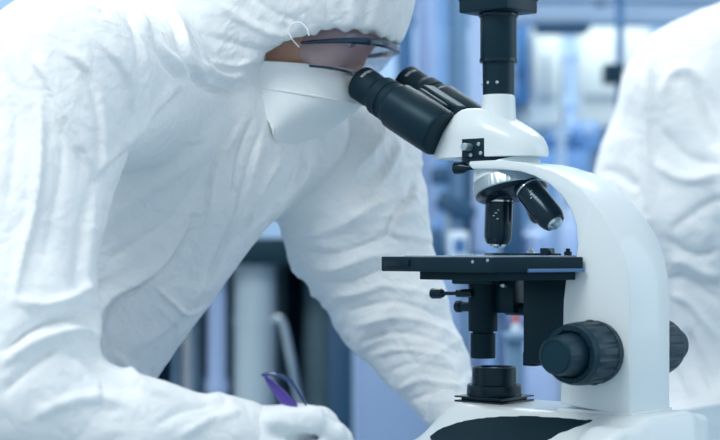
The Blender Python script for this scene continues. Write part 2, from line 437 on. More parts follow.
def objective(p, d, L, r, ring=M['chrome']):
    o = MB().lathe(p, d, [(0, 0), (0, r*.9), (.004, r*.95), (.006, r*1.0), (.0085, r*1.0), (.0085, r*.9), (.0105, r*.9), (.0105, r*.97), (.012, r*1.0), (L*.80, r*1.0), (L*.88, r*.9), (L*.93, r*.78), (L*.93, 0)], 48).build('objective', M['black_gloss'], mi, ang=.35)
    MB().lathe(p+d*.0085, d, [(0, r*.8), (0, r*1.01), (.0018, r*1.01), (.0018, r*.8)], 48).build('objective_ring', ring, o, ang=.4)
    MB().lathe(p+d*L*.92, d, [(0, 0), (0, r*.62), (L*.05, r*.55), (L*.08, r*.36), (L*.08, 0)], 40).build('front_lens', M['chrome'], o, ang=.4)
    # white engraving ticks on the camera side
    x, y, z = frame(d); m_ = MB(); cdir = Vector((.1, -1, 0)); cdir = (cdir-d*cdir.dot(d)).normalized(); tdir = d.cross(cdir)
    for k, (dx, ln) in enumerate(((-.35, .12), (-.15, .2), (.05, .14), (-.3, .16))):
        q = (cdir+tdir*(dx*.9-.2)).normalized(); c = p+d*(L*.32+k*.0032)+q*(r+.0001); s_ = d.cross(q)*r*ln*.5
        m_.tube([c-s_, c+s_], .0004, 6)
    m_.build('engraving', M['mark'], o)
    return o
p1 = tubepoint(499.5, 192, AT); p2 = tubepoint(497.5, 248, AT); d1 = (p2-p1).normalized()
objective(p1, d1, (p2-p1).length, .0152)
p1 = tubepoint(524, 184, AT-.008); p2 = tubepoint(557, 226, AT-.014); d2 = (p2-p1).normalized()
objective(p1, d2, (p2-p1).length*1.0, .0148)
p1 = tubepoint(528, 186, AT+.014); p2 = tubepoint(545, 227, AT+.034)
objective(p1, (p2-p1).normalized(), .044, .0125)

# stage
zt_, zb_ = sz(.15, -.10, 257), sz(.15, -.10, 272)
SF, SB, SN, SR = .238, .096, -.102, .066
def plate(poly, z0, z1, bev):
    t = MB().prism([(-a, t_) for a, t_ in poly], z0, z1, bev=bev, seg=2, tol=.3); t.b.transform(Matrix(((1, 0, 0, 0), (0, 0, 1, 0), (0, 1, 0, 0), (0, 0, 0, 1)))); return t
st = plate([(SF, SN), (SB, SN), (.052, -.004), (SB, -.003), (SB, SR), (SF, SR)], zb_, zt_, .001).build('stage', M['black'], mi)
zb2 = sz(.15, -.08, 280)
plate([(.198, -.088), (.098, -.088), (.060, -.006), (.098, -.004), (.098, .052), (.198, .052)], zb2, zb_+.001, .0008).build('lower_stage', M['black_matte'], mi)
# stage rack guide on the near side, blue-lit metal rail on the back
MB().box((-SB-.012, -.02, sz(.09, .03, 273)), (-SB+.004, SR+.006, sz(.09, .03, 268.5)), bev=.0005).build('stage_rail', M['silver'], mi)
MB().box((-.232, SN-.002, zt_-.0105), (-.20, SN+.006, zt_-.003), bev=.0006).build('rail_block', M['black_gloss'], st)
mb = MB()
for (x, y, t) in ((472, 262, SN), (487, 260.5, SN)):
    a, z = side(x, y, t-.001); mb.cyl((-a, t-.0012, z), (-a, t+.001, z), .0016)
mb.build('stage_screw', M['silver'], st)
a, z = side(543, 261, -.0); 
MB().cyl((-SB+.0008, -.012, zt_-.005), (-SB-.002, -.012, zt_-.005), .0017).build('stage_hole', M['black_matte'], st)
# specimen slide, holder and clip
plate([(.215, -.092), (.100, -.092), (.062, -.010), (.100, .0), (.100, .058), (.215, .058)], zt_, zt_+.0012, .0002).build('stage_top_sheen', M['stage_sheen'], st)  # thin pale plate added to imitate the bright sheen along the stage top
def dg(k, o_): return (SB+(.052-SB)*k-o_*.6, SN+(-.004-SN)*k-o_*.27)
MB_ = plate([dg(.38, .004), dg(1.0, .004), dg(1.0, -.02), dg(.38, -.02)], sz(.08, -.04, 272), sz(.08, -.04, 268.5), .0004).build('stage_scale', M['blue_sheen_metal'], st)
sl = MB().box((-.215, AT-.052, zt_+.0014), (-.188, AT+.026, zt_+.0026), bev=.0002).build('glass_slide', M['clear'])
sl.location = P0; sl.rotation_euler = (0, 0, -TH)
tag(sl, label='clear glass specimen slide lying on the black microscope stage', cat='slide')
hd = MB().prism([(-.2, zt_), (-.105, zt_), (-.105, zt_+.0035), (-.2, zt_+.0035)], .030, .037, bev=.0008)
hd.box((-.125, .026, zt_), (-.115, .04, zt_+.009), bev=.001)
hd.build('slide_holder', M['black_gloss'], mi)
for (x, t) in ((568, .045), (531, .045)):
    a, z = side(x, 252, t)
    MB().cyl((-a, t, zt_), (-a, t, zt_+.0055), .0042).cyl((-a, t, zt_+.0055), (-a, t, zt_+.0085), .0026).build('clip_screw', M['black_gloss' if x > 560 else 'silver'], mi)
# condenser under the stage
ca_, _ = side(483, 300, .03)
cp = Vector((-ca_, .03, 0))
def Zc(py): return sz(ca_, .03, py)
MB().lathe(cp+Vector((0, 0, Zc(358))), (0, 0, 1), [(0, 0), (0, .0130), (.001, .0136), (Zc(333.5)-Zc(358), .0136), (Zc(333)-Zc(358), .0115), (Zc(331.5)-Zc(358), .0115), (Zc(331)-Zc(358), .0158), (Zc(326)-Zc(358), .0160), (Zc(281)-Zc(358), .0160), (Zc(281)-Zc(358), 0)], 48).build('condenser', M['black_matte'], mi, ang=.4)
MB().box((-ca_-.024, .004, Zc(284)), (-ca_+.030, .058, Zc(276)), bev=.002).build('condenser_carrier', M['black'], mi)
# condenser centring screw pointing left
a, z = side(436, 293.5, .012)
ks = Vector((-a, .012, z)); kd = Vector((1, .05, .03)).normalized()
MB().lathe(ks-kd*.006, kd, [(0, 0), (0, .0048), (.001, .0056), (.012, .0056), (.016, .004), (.0175, .0022), (.034, .0022), (.034, .0042), (.044, .0046), (.055, .0046)], 30, flute=lambda k, a: 1+(.05*math.sin(a*12) if k in (1, 2, 3) else 0)).build('centring_screw', M['black_gloss'], mi)
a, z = side(459, 306.5, .03)
MB().lathe((-a-.004, .03, z), (1, 0, 0), [(0, 0), (0, .0045), (.001, .0062), (.007, .0062), (.008, .005), (.03, .005)], 30, flute=lambda k, a: 1+.06*math.sin(a*14)).build('iris_knob', M['rubber'], mi)
# rack block behind the condenser and stage drop knob
a, z = side(511, 300, .04)
MB().box((-a-.017, .030, sz(a, .04, 313)), (-a+.010, .052, sz(a, .04, 279)), bev=.0015).build('rack_block', M['black'], mi)
a, z = side(523, 309, .05); MB().cyl((-a-.018, .045, z), (-a+.014, .045, z), .007).build('rack_shaft', M['black'], mi)
a, z = side(502, 285, .025); MB().cyl((-a, .025, z), (-a, .034, z), .003).build('rack_screw', M['silver'], mi)
# focusing block between stage and column
ab, _ = side(523, 320, .0085)
MB().box((-ab, .0085, sz(ab, .01, 363)), (-.078, .0725, sz(ab, .01, 277)), bev=.0015).box((-ab-.003, .012, sz(ab, .01, 366)), (-ab+.012, .03, sz(ab, .01, 352)), bev=.001).build('focus_block', M['black'], mi)
# focus knobs: coarse (fluted) with fine knob at the end, on both sides
ka = .0385; kz = sz(ka, 0, 352)
for s_, t_, m_ in ((-1, 0, M['rubber']), (1, W, M['rubber'])):
    Lc = .058
    fl = lambda k, a: (1+.022*(1 if math.sin(a*16) > -.3 else -1)) if 3 <= k <= 5 else 1
    co = MB().lathe((-ka, t_, kz), (0, s_, 0), [(0, .01), (0, .0315), (.008, .0325), (.010, .0325), (.012, .0315), (.030, .0312), (.044, .031), (.046, .030), (.050, .0295), (.0515, .029), (.0515, .024), (.048, .022), (.048, 0)], 128, flute=fl).build('coarse_knob', M['rubber'], mi, ang=.45)
    mb = MB()
    for k in range(8):
        an = 2*PI*k/8+.3; c = Vector((-ka+.0262*math.cos(an), 0, kz+.0262*math.sin(an)))
        mb.cyl((c.x, t_+s_*.0505, c.z), (c.x, t_+s_*.0525, c.z), .0022, n=14)
    mb.build('knob_stud', M['black_gloss'], co)
    fi = MB().lathe((-ka, t_+s_*.047, kz), (0, s_, 0), [(0, .0), (0, .0215), (.006, .0215), (.010, .0205), (.024, .0195), (.030, .0185), (.032, .0165), (.032, .0150), (.0312, .0145), (.0312, 0)], 96, flute=lambda k, a: (1+.012*math.sin(a*24)) if 3 <= k <= 4 else 1).build('fine_knob', M['rubber'], co, ang=.45)

# illuminator on the base
ci = Vector((-AX, AT, 0)); z0 = .0535
sqb = MB()
def sq(h0, h1, b): sqb.box((-AX-b, AT-b, h0), (-AX+b, AT+b, h1), bev=.0006)
sq(z0, z0+.0022, .0315); sq(z0+.0022, z0+.0050, .026); sq(z0+.0050, z0+.0068, .0315)
sqb.build('illuminator_plate', M['black_gloss'], mi)
h1_, h2_, h3_ = z0+.0068, sz(AX, AT, 384), sz(AX, AT, 366.5)
ilb = MB().lathe(ci+Vector((0, 0, h1_)), (0, 0, 1), [(0, 0), (0, .0300), (.002, .0305), (h2_-h1_-.001, .0300), (h2_-h1_, .029), (h2_-h1_, .0248), (h3_-h1_-.001, .0246), (h3_-h1_, .0238), (h3_-h1_, .0205), (h3_-h1_-.003, .020)], 90, flute=lambda k, a: 1+(.006*math.sin(a*45) if 5 <= k <= 6 else 0)).build('illuminator', M['black_gloss'], mi, ang=.4)
MB().lathe(ci+Vector((0, 0, h3_-.004)), (0, 0, 1), [(0, .0205), (.001, .018), (.0022, .012), (.003, 0)], 48).build('collector_lens', M['diffuser'], ilb)

# ------------------------------------------------------------------ soft bodies: blended volumes meshed at a fine grid
def capd(P, a, b, ra, rb, sc=(1, 1, 1)):
    a = np.array(a, np.float32); b = np.array(b, np.float32); ba = b-a; pa = P-a
    h = np.clip(pa@ba/max(float(ba@ba), 1e-9), 0, 1)
    q = pa-h[:, None]*ba
    return np.sqrt((q*q).sum(1))-(ra+(rb-ra)*h)
def elld(P, c, ax, r):
    """ellipsoid: centre, 3 axes (rows), radii"""
    q = (P-np.array(c, np.float32))@np.array(ax, np.float32).T
    r = np.array(r, np.float32)
    k0 = np.sqrt(((q/r)**2).sum(1)); k1 = np.sqrt(((q/(r*r))**2).sum(1))+1e-9
    return k0*(k0-1)/k1
def smin(a, b, k):
    h = np.clip(.5+.5*(b-a)/k, 0, 1); return b*(1-h)+a*h-k*h*(1-h)
def smax(a, b, k): return -smin(-a, -b, k)
class SDF:
    def __init__(s): s.p = []
    def cap(s, a, b, ra, rb=None, k=.03, op='+'): s.p.append(('c', (tuple(a), tuple(b), ra, ra if rb is None else rb), k, op)); return s
    def ell(s, c, ax, r, k=.03, op='+'): s.p.append(('e', (tuple(c), [tuple(v) for v in ax], r), k, op)); return s
    def chain(s, pts, k=.03):
        for (p, r), (q, r2) in zip(pts, pts[1:]): s.cap(p, q, r, r2, k)
        return s
    def __call__(s, P):
        P = P.astype(np.float32); d = None
        for ty, a, k, op in s.p:
            e = capd(P, *a) if ty == 'c' else elld(P, *a)
            d = e if d is None else (smin(d, e, k) if op == '+' else smax(d, -e, k))
        return d
def mesh_sdf(f, lo, hi, h, B=8):
    lo = np.array(lo, np.float64); n = np.ceil((np.array(hi)-lo)/h/B).astype(int)*B
    bi = np.stack(np.meshgrid(*[np.arange(k//B) for k in n], indexing='ij'), -1).reshape(-1, 3)
    cen = lo+(bi*B+B/2)*h
    dc = f(cen); G = np.ones(tuple(n+1), np.float32)
    near = np.abs(dc) < B*h*1.35
    for b, s in zip(bi[~near], dc[~near]):
        if s < 0: G[b[0]*B:b[0]*B+B+1, b[1]*B:b[1]*B+B+1, b[2]*B:b[2]*B+B+1] = -1
    loc = np.stack(np.meshgrid(*[np.arange(B+1)]*3, indexing='ij'), -1).reshape(-1, 3)
    nb = bi[near]
    for i in range(0, len(nb), 200):
        c = nb[i:i+200]; idx = (c[:, None, :]*B+loc[None]).reshape(-1, 3)
        G[idx[:, 0], idx[:, 1], idx[:, 2]] = f(lo+idx*h)
    # surface nets
    S = G < 0
    nx, ny, nz = n
    cnt = np.zeros((nx, ny, nz), np.uint8)
    cor = [(i, j, k) for i in (0, 1) for j in (0, 1) for k in (0, 1)]
    for (i, j, k) in cor: cnt += S[i:nx+i, j:ny+j, k:nz+k]
    cells = np.argwhere((cnt > 0) & (cnt < 8)); vid = -np.ones((nx, ny, nz), np.int64); vid[tuple(cells.T)] = np.arange(len(cells))
    acc = np.zeros((len(cells), 3)); num = np.zeros(len(cells))
    g = {c: G[cells[:, 0]+c[0], cells[:, 1]+c[1], cells[:, 2]+c[2]] for c in cor}
    for c in cor:
        for ax in range(3):
            if c[ax] == 0:
                e = list(c); e[ax] = 1; e = tuple(e); a, b = g[c], g[e]; m_ = (a < 0) != (b < 0)
                t = np.where(m_, a/(a-b+1e-12), 0); p = np.tile(np.array(c, float), (len(cells), 1)); p[:, ax] += t
                acc[m_] += p[m_]; num += m_
    V = lo+(cells+acc/num[:, None])*h
    faces = []
    for ax in range(3):
        u, v = (ax+1) % 3, (ax+2) % 3
        sl0 = [slice(None)]*3; sl1 = [slice(None)]*3; sl0[ax] = slice(0, -1); sl1[ax] = slice(1, None)
        A, Bm = S[tuple(sl0)], S[tuple(sl1)]; e = np.argwhere(A != Bm)
        e = e[(e[:, u] > 0) & (e[:, v] > 0) & (e[:, u] < n[u]) & (e[:, v] < n[v])]
        ou = np.zeros(3, int); ou[u] = 1; ov = np.zeros(3, int); ov[v] = 1
        q = np.stack([vid[tuple((e-ou-ov).T)], vid[tuple((e-ov).T)], vid[tuple(e.T)], vid[tuple((e-ou).T)]], 1)
        fl = A[tuple(e.T)]; q[~fl] = q[~fl][:, ::-1]; faces.append(q)
    Fq = np.concatenate(faces); Fq = Fq[(Fq >= 0).all(1)]
    return V, Fq
def relax(V, Fq, it=2, lam=.5):
    E = np.concatenate([Fq[:, [0, 1]], Fq[:, [1, 2]], Fq[:, [2, 3]], Fq[:, [3, 0]]])
    deg = np.bincount(E[:, 0], minlength=len(V))+np.bincount(E[:, 1], minlength=len(V))
    for _ in range(it):
        acc = np.zeros_like(V)
        for c in range(3): acc[:, c] = np.bincount(E[:, 0], V[E[:, 1], c], len(V))+np.bincount(E[:, 1], V[E[:, 0], c], len(V))
        V = V+lam*(acc/np.maximum(deg, 1)[:, None]-V)
    return V
def normals(V, Fq):
    n = np.cross(V[Fq[:, 2]]-V[Fq[:, 0]], V[Fq[:, 3]]-V[Fq[:, 1]]); N = np.zeros_like(V)
    for k in range(4):
        for c in range(3): N[:, c] += np.bincount(Fq[:, k], n[:, c], len(V))
    return N/(np.linalg.norm(N, axis=1)[:, None]+1e-12)
def subdiv(V, Fq):
    E = np.sort(np.concatenate([Fq[:, [0, 1]], Fq[:, [1, 2]], Fq[:, [2, 3]], Fq[:, [3, 0]]]), axis=1)
    U, inv = np.unique(E[:, 0].astype(np.int64)*len(V)+E[:, 1], return_inverse=True)
    em = .5*(V[U//len(V)]+V[U % len(V)]); fc = V[Fq].mean(1); nF = len(Fq); o = len(V); inv = inv.reshape(4, nF)+o; c = np.arange(nF)+o+len(em)
    q = [np.stack([Fq[:, k], inv[k], c, inv[(k+3) % 4]], 1) for k in range(4)]
    return np.concatenate([V, em, fc]), np.concatenate(q)
def h3(i, seed):
    i = i.astype(np.int64); x = (i[:, 0]*374761393+i[:, 1]*668265263+i[:, 2]*2147483647+seed*1274126177) & 0xffffffff
    x = ((x ^ (x >> 13))*1274126177) & 0xffffffff; x = x ^ (x >> 16); return (x & 0xffff)/65535.0
def vnoise(P, seed=0):
    i = np.floor(P); f = P-i; f = f*f*f*(f*(f*6-15)+10); r = 0
    for a in (0, 1):
        for b in (0, 1):
            for c in (0, 1):
                wt = (f[:, 0] if a else 1-f[:, 0])*(f[:, 1] if b else 1-f[:, 1])*(f[:, 2] if c else 1-f[:, 2])
                r = r+wt*h3(i+np.array([a, b, c]), seed)
    return r
def ridge(P, seed, warp=.5):
    Q = P+warp*np.stack([vnoise(P*.7+9.1, seed+1), vnoise(P*.7+3.7, seed+2), vnoise(P*.7+5.3, seed+3)], 1)
    return 1-np.abs(2*vnoise(Q, seed)-1)*1.6
def toscreen(V):
    return 360+F*V[:, 0]/V[:, 1], HY-F*(V[:, 2]-ZC)/V[:, 1]
def fold(V, N, strokes):
    """cloth folds: each is (points seen from the bench side, width, height, kind); returns displacement in metres.
    kind r = ridge, v = valley, s = step (cloth on the left of the stroke lies over the cloth on its right)"""
    x, y = toscreen(V); toc = -V.copy(); toc[:, 2] += ZC; toc /= np.linalg.norm(toc, axis=1)[:, None]
    face = np.clip(((N*toc).sum(1)+.15)/.35, 0, 1); out = np.zeros(len(V))
    for pts, wd, amp, kind in strokes:
        wd *= .75; amp *= 1.1
        pts = [(p.x, p.y) for p in smooth_path([(*p, 0) for p in pts], 6)]; L = len(pts)-1
        xs = [p[0] for p in pts]; ys = [p[1] for p in pts]
        m_ = (x > min(xs)-4*wd) & (x < max(xs)+4*wd) & (y > min(ys)-4*wd) & (y < max(ys)+4*wd) & (face > 0)
        if not m_.any(): continue
        X, Y_ = x[m_], y[m_]; best = np.full(len(X), 1e9); sg = np.zeros(len(X)); tt = np.zeros(len(X))
        for i, (p, q) in enumerate(zip(pts, pts[1:])):
            dx, dy = q[0]-p[0], q[1]-p[1]; l2 = dx*dx+dy*dy+1e-9
            h = np.clip(((X-p[0])*dx+(Y_-p[1])*dy)/l2, 0, 1); ex, ey = X-p[0]-h*dx, Y_-p[1]-h*dy; d = np.hypot(ex, ey)
            b = d < best; best[b] = d[b]; sg[b] = np.sign(dx*ey-dy*ex)[b]; tt[b] = ((i+h)/L)[b]
        taper = np.clip(np.minimum(tt, 1-tt)*5+.12, 0, 1)
        g = np.exp(-(best/wd)**2)
        if kind == 'r': v = g
        elif kind == 'v': v = -np.exp(-np.abs(best/wd)**1.3)
        else:                     # step: left side raised, falls sharply, long tail
            s_ = -sg*best/wd
            v = np.where(s_ > 0, np.exp(-(s_/3.0)**2), -.6*np.exp(-(s_/1.2)**2)+0)*np.clip(.0+1, 0, 1)
            v = np.where(s_ > 0, v, v)
            v = v*np.tanh(np.abs(s_)*2.2)
        out[m_] += amp*v*taper*face[m_]
    return out
def np_obj(name, V, Fq, m, parent=None, off=(0, 0, 0)):
    me = bpy.data.meshes.new(name); V = V-np.array(off)
    me.vertices.add(len(V)); me.vertices.foreach_set('co', V.astype(np.float32).ravel())
    me.loops.add(len(Fq)*4); me.loops.foreach_set('vertex_index', Fq.astype(np.int32).ravel())
    me.polygons.add(len(Fq)); me.polygons.foreach_set('loop_start', np.arange(0, len(Fq)*4, 4, dtype=np.int32))
    me.update(); me.validate(); return link(name, me, m, parent)

# ------------------------------------------------------------------ person bending to the eyepieces
def nv(v): return Vector(v).normalized()
HF = nv((.72, -.25, -.64)); HS = nv(HF.cross((0, 0, 1)))     # facing; HS points to the figure's right
if HS.y > 0: HS = -HS
HU = HS.cross(HF); HU = HU if HU.z > 0 else -HU
HC = at(306, 8, 1.88)
def hl(f, u, s=0): return HC+HF*f+HU*u+HS*s
def hsolve(px, py, s):
    """point of the head's section s that is seen at px,py"""
    r, q = (px-360)/F, (HY-py)/F      # X = rY, Z-ZC = qY
    b = hl(0, 0, s)-Vector((0, 0, ZC))
    A = np.array([[HF.x-r*HF.y, HU.x-r*HU.y], [HF.z-q*HF.y, HU.z-q*HU.y]]); c = -np.array([b.x-r*b.y, b.z-q*b.y])
    f, u = np.linalg.solve(A, c); return float(f), float(u)
PA = Vector((-.42, 1.85, 0))
pa = empty('person', PA, label='person in white hooded coverall, mask and goggles bending over the eyepieces', cat='person')
ns, ne, nw = at(60, 81, 1.58), at(0, 338, 1.47), at(246, 443, 1.50)
nf = at(0, 404, 1.44)
fs, fe, fw = at(343, 168, 2.0), at(386, 296, 2.0), at(450, 414, 1.92)
nb = at(182, 88, 1.89)              # base of the neck
ch, hp_ = at(168, 135, 1.92), at(-30, 385, 2.08)
kn = [(Vector((-.62, 1.86, .52)), Vector((-.60, 2.0, .07))), (Vector((-.50, 2.12, .52)), Vector((-.52, 2.2, .07)))]
hipj = [at(-60, 440, 1.88), at(10, 440, 2.06)]
# the body: one continuous mesh (mostly covered)
b = SDF()
b.ell(hl(-.012, .028), (HF, HU, HS), (.098, .092, .075), k=.01)
b.ell(hl(.030, -.045), (HF, HU, HS), (.064, .080, .058), k=.03)
b.ell(hl(.060, -.088), (HF, HU, HS), (.034, .030, .036), k=.02)
b.cap(hl(.078, .030, -.03), hl(.078, .030, .03), .018, k=.02)
b.cap(hl(.086, .010), hl(.098, -.024), .006, .009, k=.012)
for s_ in (-1, 1):
    b.ell(hl(.092, .012, .031*s_), (HF, HU, HS), (.016, .012, .017), k=.010, op='-')
    b.ell(hl(.062, -.020, .040*s_), (HF, HU, HS), (.024, .022, .022), k=.02)
    b.ell(hl(-.005, -.010, .076*s_), (HF, HU, HS), (.016, .030, .007), k=.006)
b.cap(hl(.082, -.062, -.018), hl(.082, -.062, .018), .007, k=.008)
b.cap(hl(-.02, -.05), nb, .054, .056, k=.03)
b.cap(ns, nb, .050, .055, k=.03); b.cap(nb, fs, .055, .050, k=.03)
b.cap(ch, hp_, .105, .120, k=.04)
b.chain([(ns, .055), (ne, .042), (nf, .040)], k=.02); b.cap(nf, nw, .038, .027, k=.02)
b.chain([(fs, .055), (fe, .042), (fw, .027)], k=.02)
for j, (k_, a_) in zip(hipj, kn):
    b.chain([(j, .085), (k_, .058), (a_, .040)], k=.03); b.cap(a_-Vector((0, 0, .02)), a_+Vector((.16, -.05, -.035)), .035, .028, k=.02)
# hands: palms and fingers inside the gloves are built as gloves
V, Fq = mesh_sdf(b, (-1.0, 1.3, -.02), (.22, 2.5, 1.52), .005)
V = relax(V, Fq, 1); body = np_obj('body', V, Fq, M['skin'], pa, PA)
for s_ in (-1, 1):
    mb = MB(); mb.lathe(hl(.0735, .010, .031*s_)-HF*.0125, HF, [(0.0125*(1-math.cos(q)), .0125*math.sin(q)) for q in [PI*k/14 for k in range(15)]], 24)
    eye = mb.build('eye', M['eyewhite'], pa, off=PA)
    MB().lathe(hl(.0735+.0112, .007, .031*s_), HF, [(0, 0), (0, .0055), (.0010, .0045), (.0013, 0)], 20).build('iris', M['iris'], eye, off=(0, 0, 0)).location = -PA
    MB().tube(smooth_path([hl(.092, .030, .014*s_), hl(.097, .036, .030*s_), hl(.084, .032, .050*s_)], 5), .003).build('eyebrow', M['brow'], pa, off=PA)

# coverall with hood
c = SDF()
on = (HF*.80-HU*.58).normalized(); op = hl(*hsolve(322, 46, 0), 0); ot = HS.cross(on).normalized()
c.ell(at(297, -14, 1.88), (HF, HU, HS), (.1395, .150, .115), k=.01)
c.cap(at(245, 0, 1.88), at(188, 42, 1.87), .112, .10, k=.04)
EX, EZ, EC = .143, .107, at(348, 131, 1.88)
c.ell(EC, ((1, 0, 0), (0, 1, 0), (0, 0, 1)), (EX, .60, EZ), k=.006, op='-')
c.ell(at(316, 46, 1.88), (on, ot, HS), (.036, .086, .088), k=.006, op='-')
c.cap(at(212, 70, 1.895), at(180, 98, 1.89), .062, .085, k=.02)      # collar
c.cap(at(203, 100, 1.89), at(236, 146, 1.945), .078, .088, k=.03)
c.cap(ns.lerp(nb, .10), nb, .090, .088, k=.03)
c.cap(nb, fs.lerp(nb, .15), .085, .080, k=.03)
c.cap(ch, hp_, .155, .172, k=.03)
c.cap(at(205, 168, 1.875), at(44, 347, 1.90), .085, .135, k=.05)           # chest front cloth
c.chain([(fs, .098), (at(355, 225, 2.0), .090)], k=.02)
c.cap(at(352, 225, 2.0), fe, .087, .072, k=.02)
c.cap(fe, at(425, 364, 1.96), .072, .050, k=.03)
c.cap(at(425, 364, 1.96), fw, .050, .033, k=.02)
for j, (k_, a_) in zip(hipj, kn):
    c.chain([(j, .135), (k_, .095), (a_+Vector((0, 0, .02)), .075)], k=.05)
c2 = SDF()
c2.cap(ns, at(18, 215, 1.52), .088, .073, k=.02); c2.cap(at(18, 215, 1.52), ne, .073, .080, k=.03)
c2.cap(ne, nf, .080, .074, k=.03)
c2.cap(nf, at(130, 438, 1.46), .074, .051, k=.03); c2.cap(at(130, 438, 1.46), nw, .051, .036, k=.03)
c2.cap(at(225, 437, 1.49), at(243, 438, 1.498), .039, .034, k=.01)
def cov(P): return smin(c(P), c2(P), .010)
V, Fq = mesh_sdf(cov, (-1.05, 1.28, .02), (.24, 2.5, 1.52), .0055)
V = relax(V, Fq, 3)
V, Fq = subdiv(V, Fq); V = relax(V, Fq, 2)
N = normals(V, Fq)
A_STROKES = [
 # armpit to collar seam and raglan folds
 ([(93, 184), (108, 170), (128, 152), (150, 128), (170, 108), (186, 90)], 5, .009, 'v'),
 ([(98, 172), (120, 150), (142, 124), (165, 98), (178, 84)], 6, .006, 'r'),
 ([(62, 52), (86, 72), (98, 105), (100, 150), (97, 180)], 5, .006, 's'),
 ([(100, 45), (122, 70), (132, 105), (128, 140), (112, 168)], 6, .005, 's'),
 ([(122, 0), (134, 28), (140, 60), (138, 100), (124, 145)], 5, .006, 'v'),
 ([(148, 20), (160, 50), (176, 72), (192, 82)], 5, .007, 'v'),
 ([(128, 0), (145, 24), (165, 52), (190, 74)], 6, .006, 'r'),
 ([(160, 0), (176, 22), (182, 44), (194, 70), (206, 82)], 4, .007, 's'),
 ([(194, 76), (206, 86), (222, 92), (240, 90)], 4, .008, 'v'),
 ([(200, 62), (216, 74), (232, 78), (246, 74)], 5, .006, 'r'),
 # near sleeve
 ([(28, 58), (45, 84), (62, 120), (80, 152), (94, 182)], 5, .005, 's'),
 ([(40, 100), (40, 150), (34, 205), (22, 255), (12, 306)], 5, .006, 'r'),
 ([(60, 130), (62, 170), (52, 220), (44, 262)], 6, .003, 'v'),
 ([(4, 60), (16, 110), (14, 160), (4, 220)], 7, .004, 'v'),
 ([(92, 190), (84, 230), (78, 270), (86, 310)], 7, .004, 's'),
 ([(0, 352), (18, 338), (36, 326), (62, 318), (92, 316)], 5, .010, 'v'),
 ([(0, 366), (22, 350), (46, 338), (74, 332), (100, 338)], 6, .007, 'r'),
 ([(12, 300), (40, 306), (68, 300), (88, 286)], 6, .005, 'r'),
 ([(0, 396), (20, 376), (42, 358), (60, 348)], 5, .006, 'v'),
 ([(62, 352), (86, 362), (110, 380), (140, 392)], 5, .004, 'v'),
 ([(110, 350), (126, 366), (140, 384), (168, 398)], 5, .004, 'r'),
 ([(30, 420), (60, 404), (96, 398), (130, 404)], 8, .004, 'r'),
 ([(150, 430), (176, 414), (206, 408), (232, 404)], 5, .003, 'v'),
 ([(176, 440), (200, 424), (226, 416), (240, 412)], 5, .004, 'r'),
 # chest
 ([(103, 345), (102, 326), (112, 302), (138, 286), (164, 266), (184, 236), (194, 205)], 4, .008, 's'),
 ([(80, 300), (100, 306), (116, 302)], 3, .002, 'r'),
 ([(152, 284), (170, 300), (186, 313), (206, 304)], 2.5, .003, 'r'),
 ([(96, 232), (130, 206), (162, 180), (196, 156), (226, 120)], 12, .006, 'r'),
 ([(100, 262), (140, 240), (176, 212), (204, 170)], 9, .004, 'v'),
 ([(240, 122), (226, 142), (214, 164), (208, 190), (206, 226)], 3.5, .006, 's'),
 ([(262, 132), (252, 160), (244, 190), (232, 224), (214, 262), (190, 306)], 4, .005, 's'),
 ([(252, 120), (240, 150), (234, 186), (236, 196)], 3, .005, 'v'),
 ([(280, 160), (266, 182), (256, 204), (248, 226)], 4, .004, 'r'),
 ([(130, 350), (160, 330), (188, 300), (212, 262)], 8, .004, 'r'),
 # far sleeve
 ([(346, 100), (352, 130), (344, 160), (318, 190), (292, 214)], 7, .006, 'v'),
 ([(300, 150), (296, 176), (280, 200), (266, 222)], 5, .006, 's'),
 ([(404, 134), (396, 160), (384, 180), (360, 200)], 7, .006, 'r'),
 ([(420, 176), (412, 196), (396, 214), (392, 234), (416, 240), (440, 244)], 4, .007, 's'),
 ([(270, 232), (300, 236), (336, 228), (372, 206), (392, 190)], 7, .006, 'r'),
 ([(290, 250), (322, 256), (352, 250), (382, 238), (398, 222)], 5, .005, 'v'),
 ([(304, 268), (336, 268), (366, 258), (392, 252)], 6, .006, 'r'),
 ([(320, 284), (350, 282), (380, 270), (404, 266), (430, 270)], 4, .005, 'v'),
 ([(330, 298), (356, 294), (384, 286), (410, 290), (450, 300)], 5, .006, 'r'),
 ([(342, 314), (368, 306), (396, 302), (424, 310), (456, 322)], 4, .006, 'v'),
 ([(350, 328), (376, 320), (404, 318), (434, 326), (462, 338)], 5, .006, 'r'),
 ([(360, 342), (386, 334), (412, 334), (440, 342), (466, 352)], 4, .006, 'v'),
 ([(370, 356), (396, 350), (424, 352), (450, 360)], 4, .005, 'r'),
 ([(384, 374), (408, 364), (434, 366), (458, 374)], 4, .005, 'v'),
 ([(398, 390), (420, 380), (444, 384), (462, 388)], 4, .005, 'r'),
 ([(408, 402), (430, 394), (452, 398)], 3, .004, 'v'),
 ([(380, 300), (400, 340), (424, 376)], 6, .003, 'v'),
 # hood
 ([(200, 30), (240, 46), (268, 52), (290, 44)], 5, .004, 'v'),
 ([(214, 0), (244, 20), (274, 34), (300, 36)], 6, .004, 'r'),
 ([(206, 60), (232, 66), (256, 60), (276, 52)], 4, .004, 'r'),
 ([(240, -10), (270, 10), (300, 24)], 5, .003, 'v'),
]
D = fold(V, N, A_STROKES)*(.35+1.25*vnoise(V*np.array([11., 9, 9]), 91))
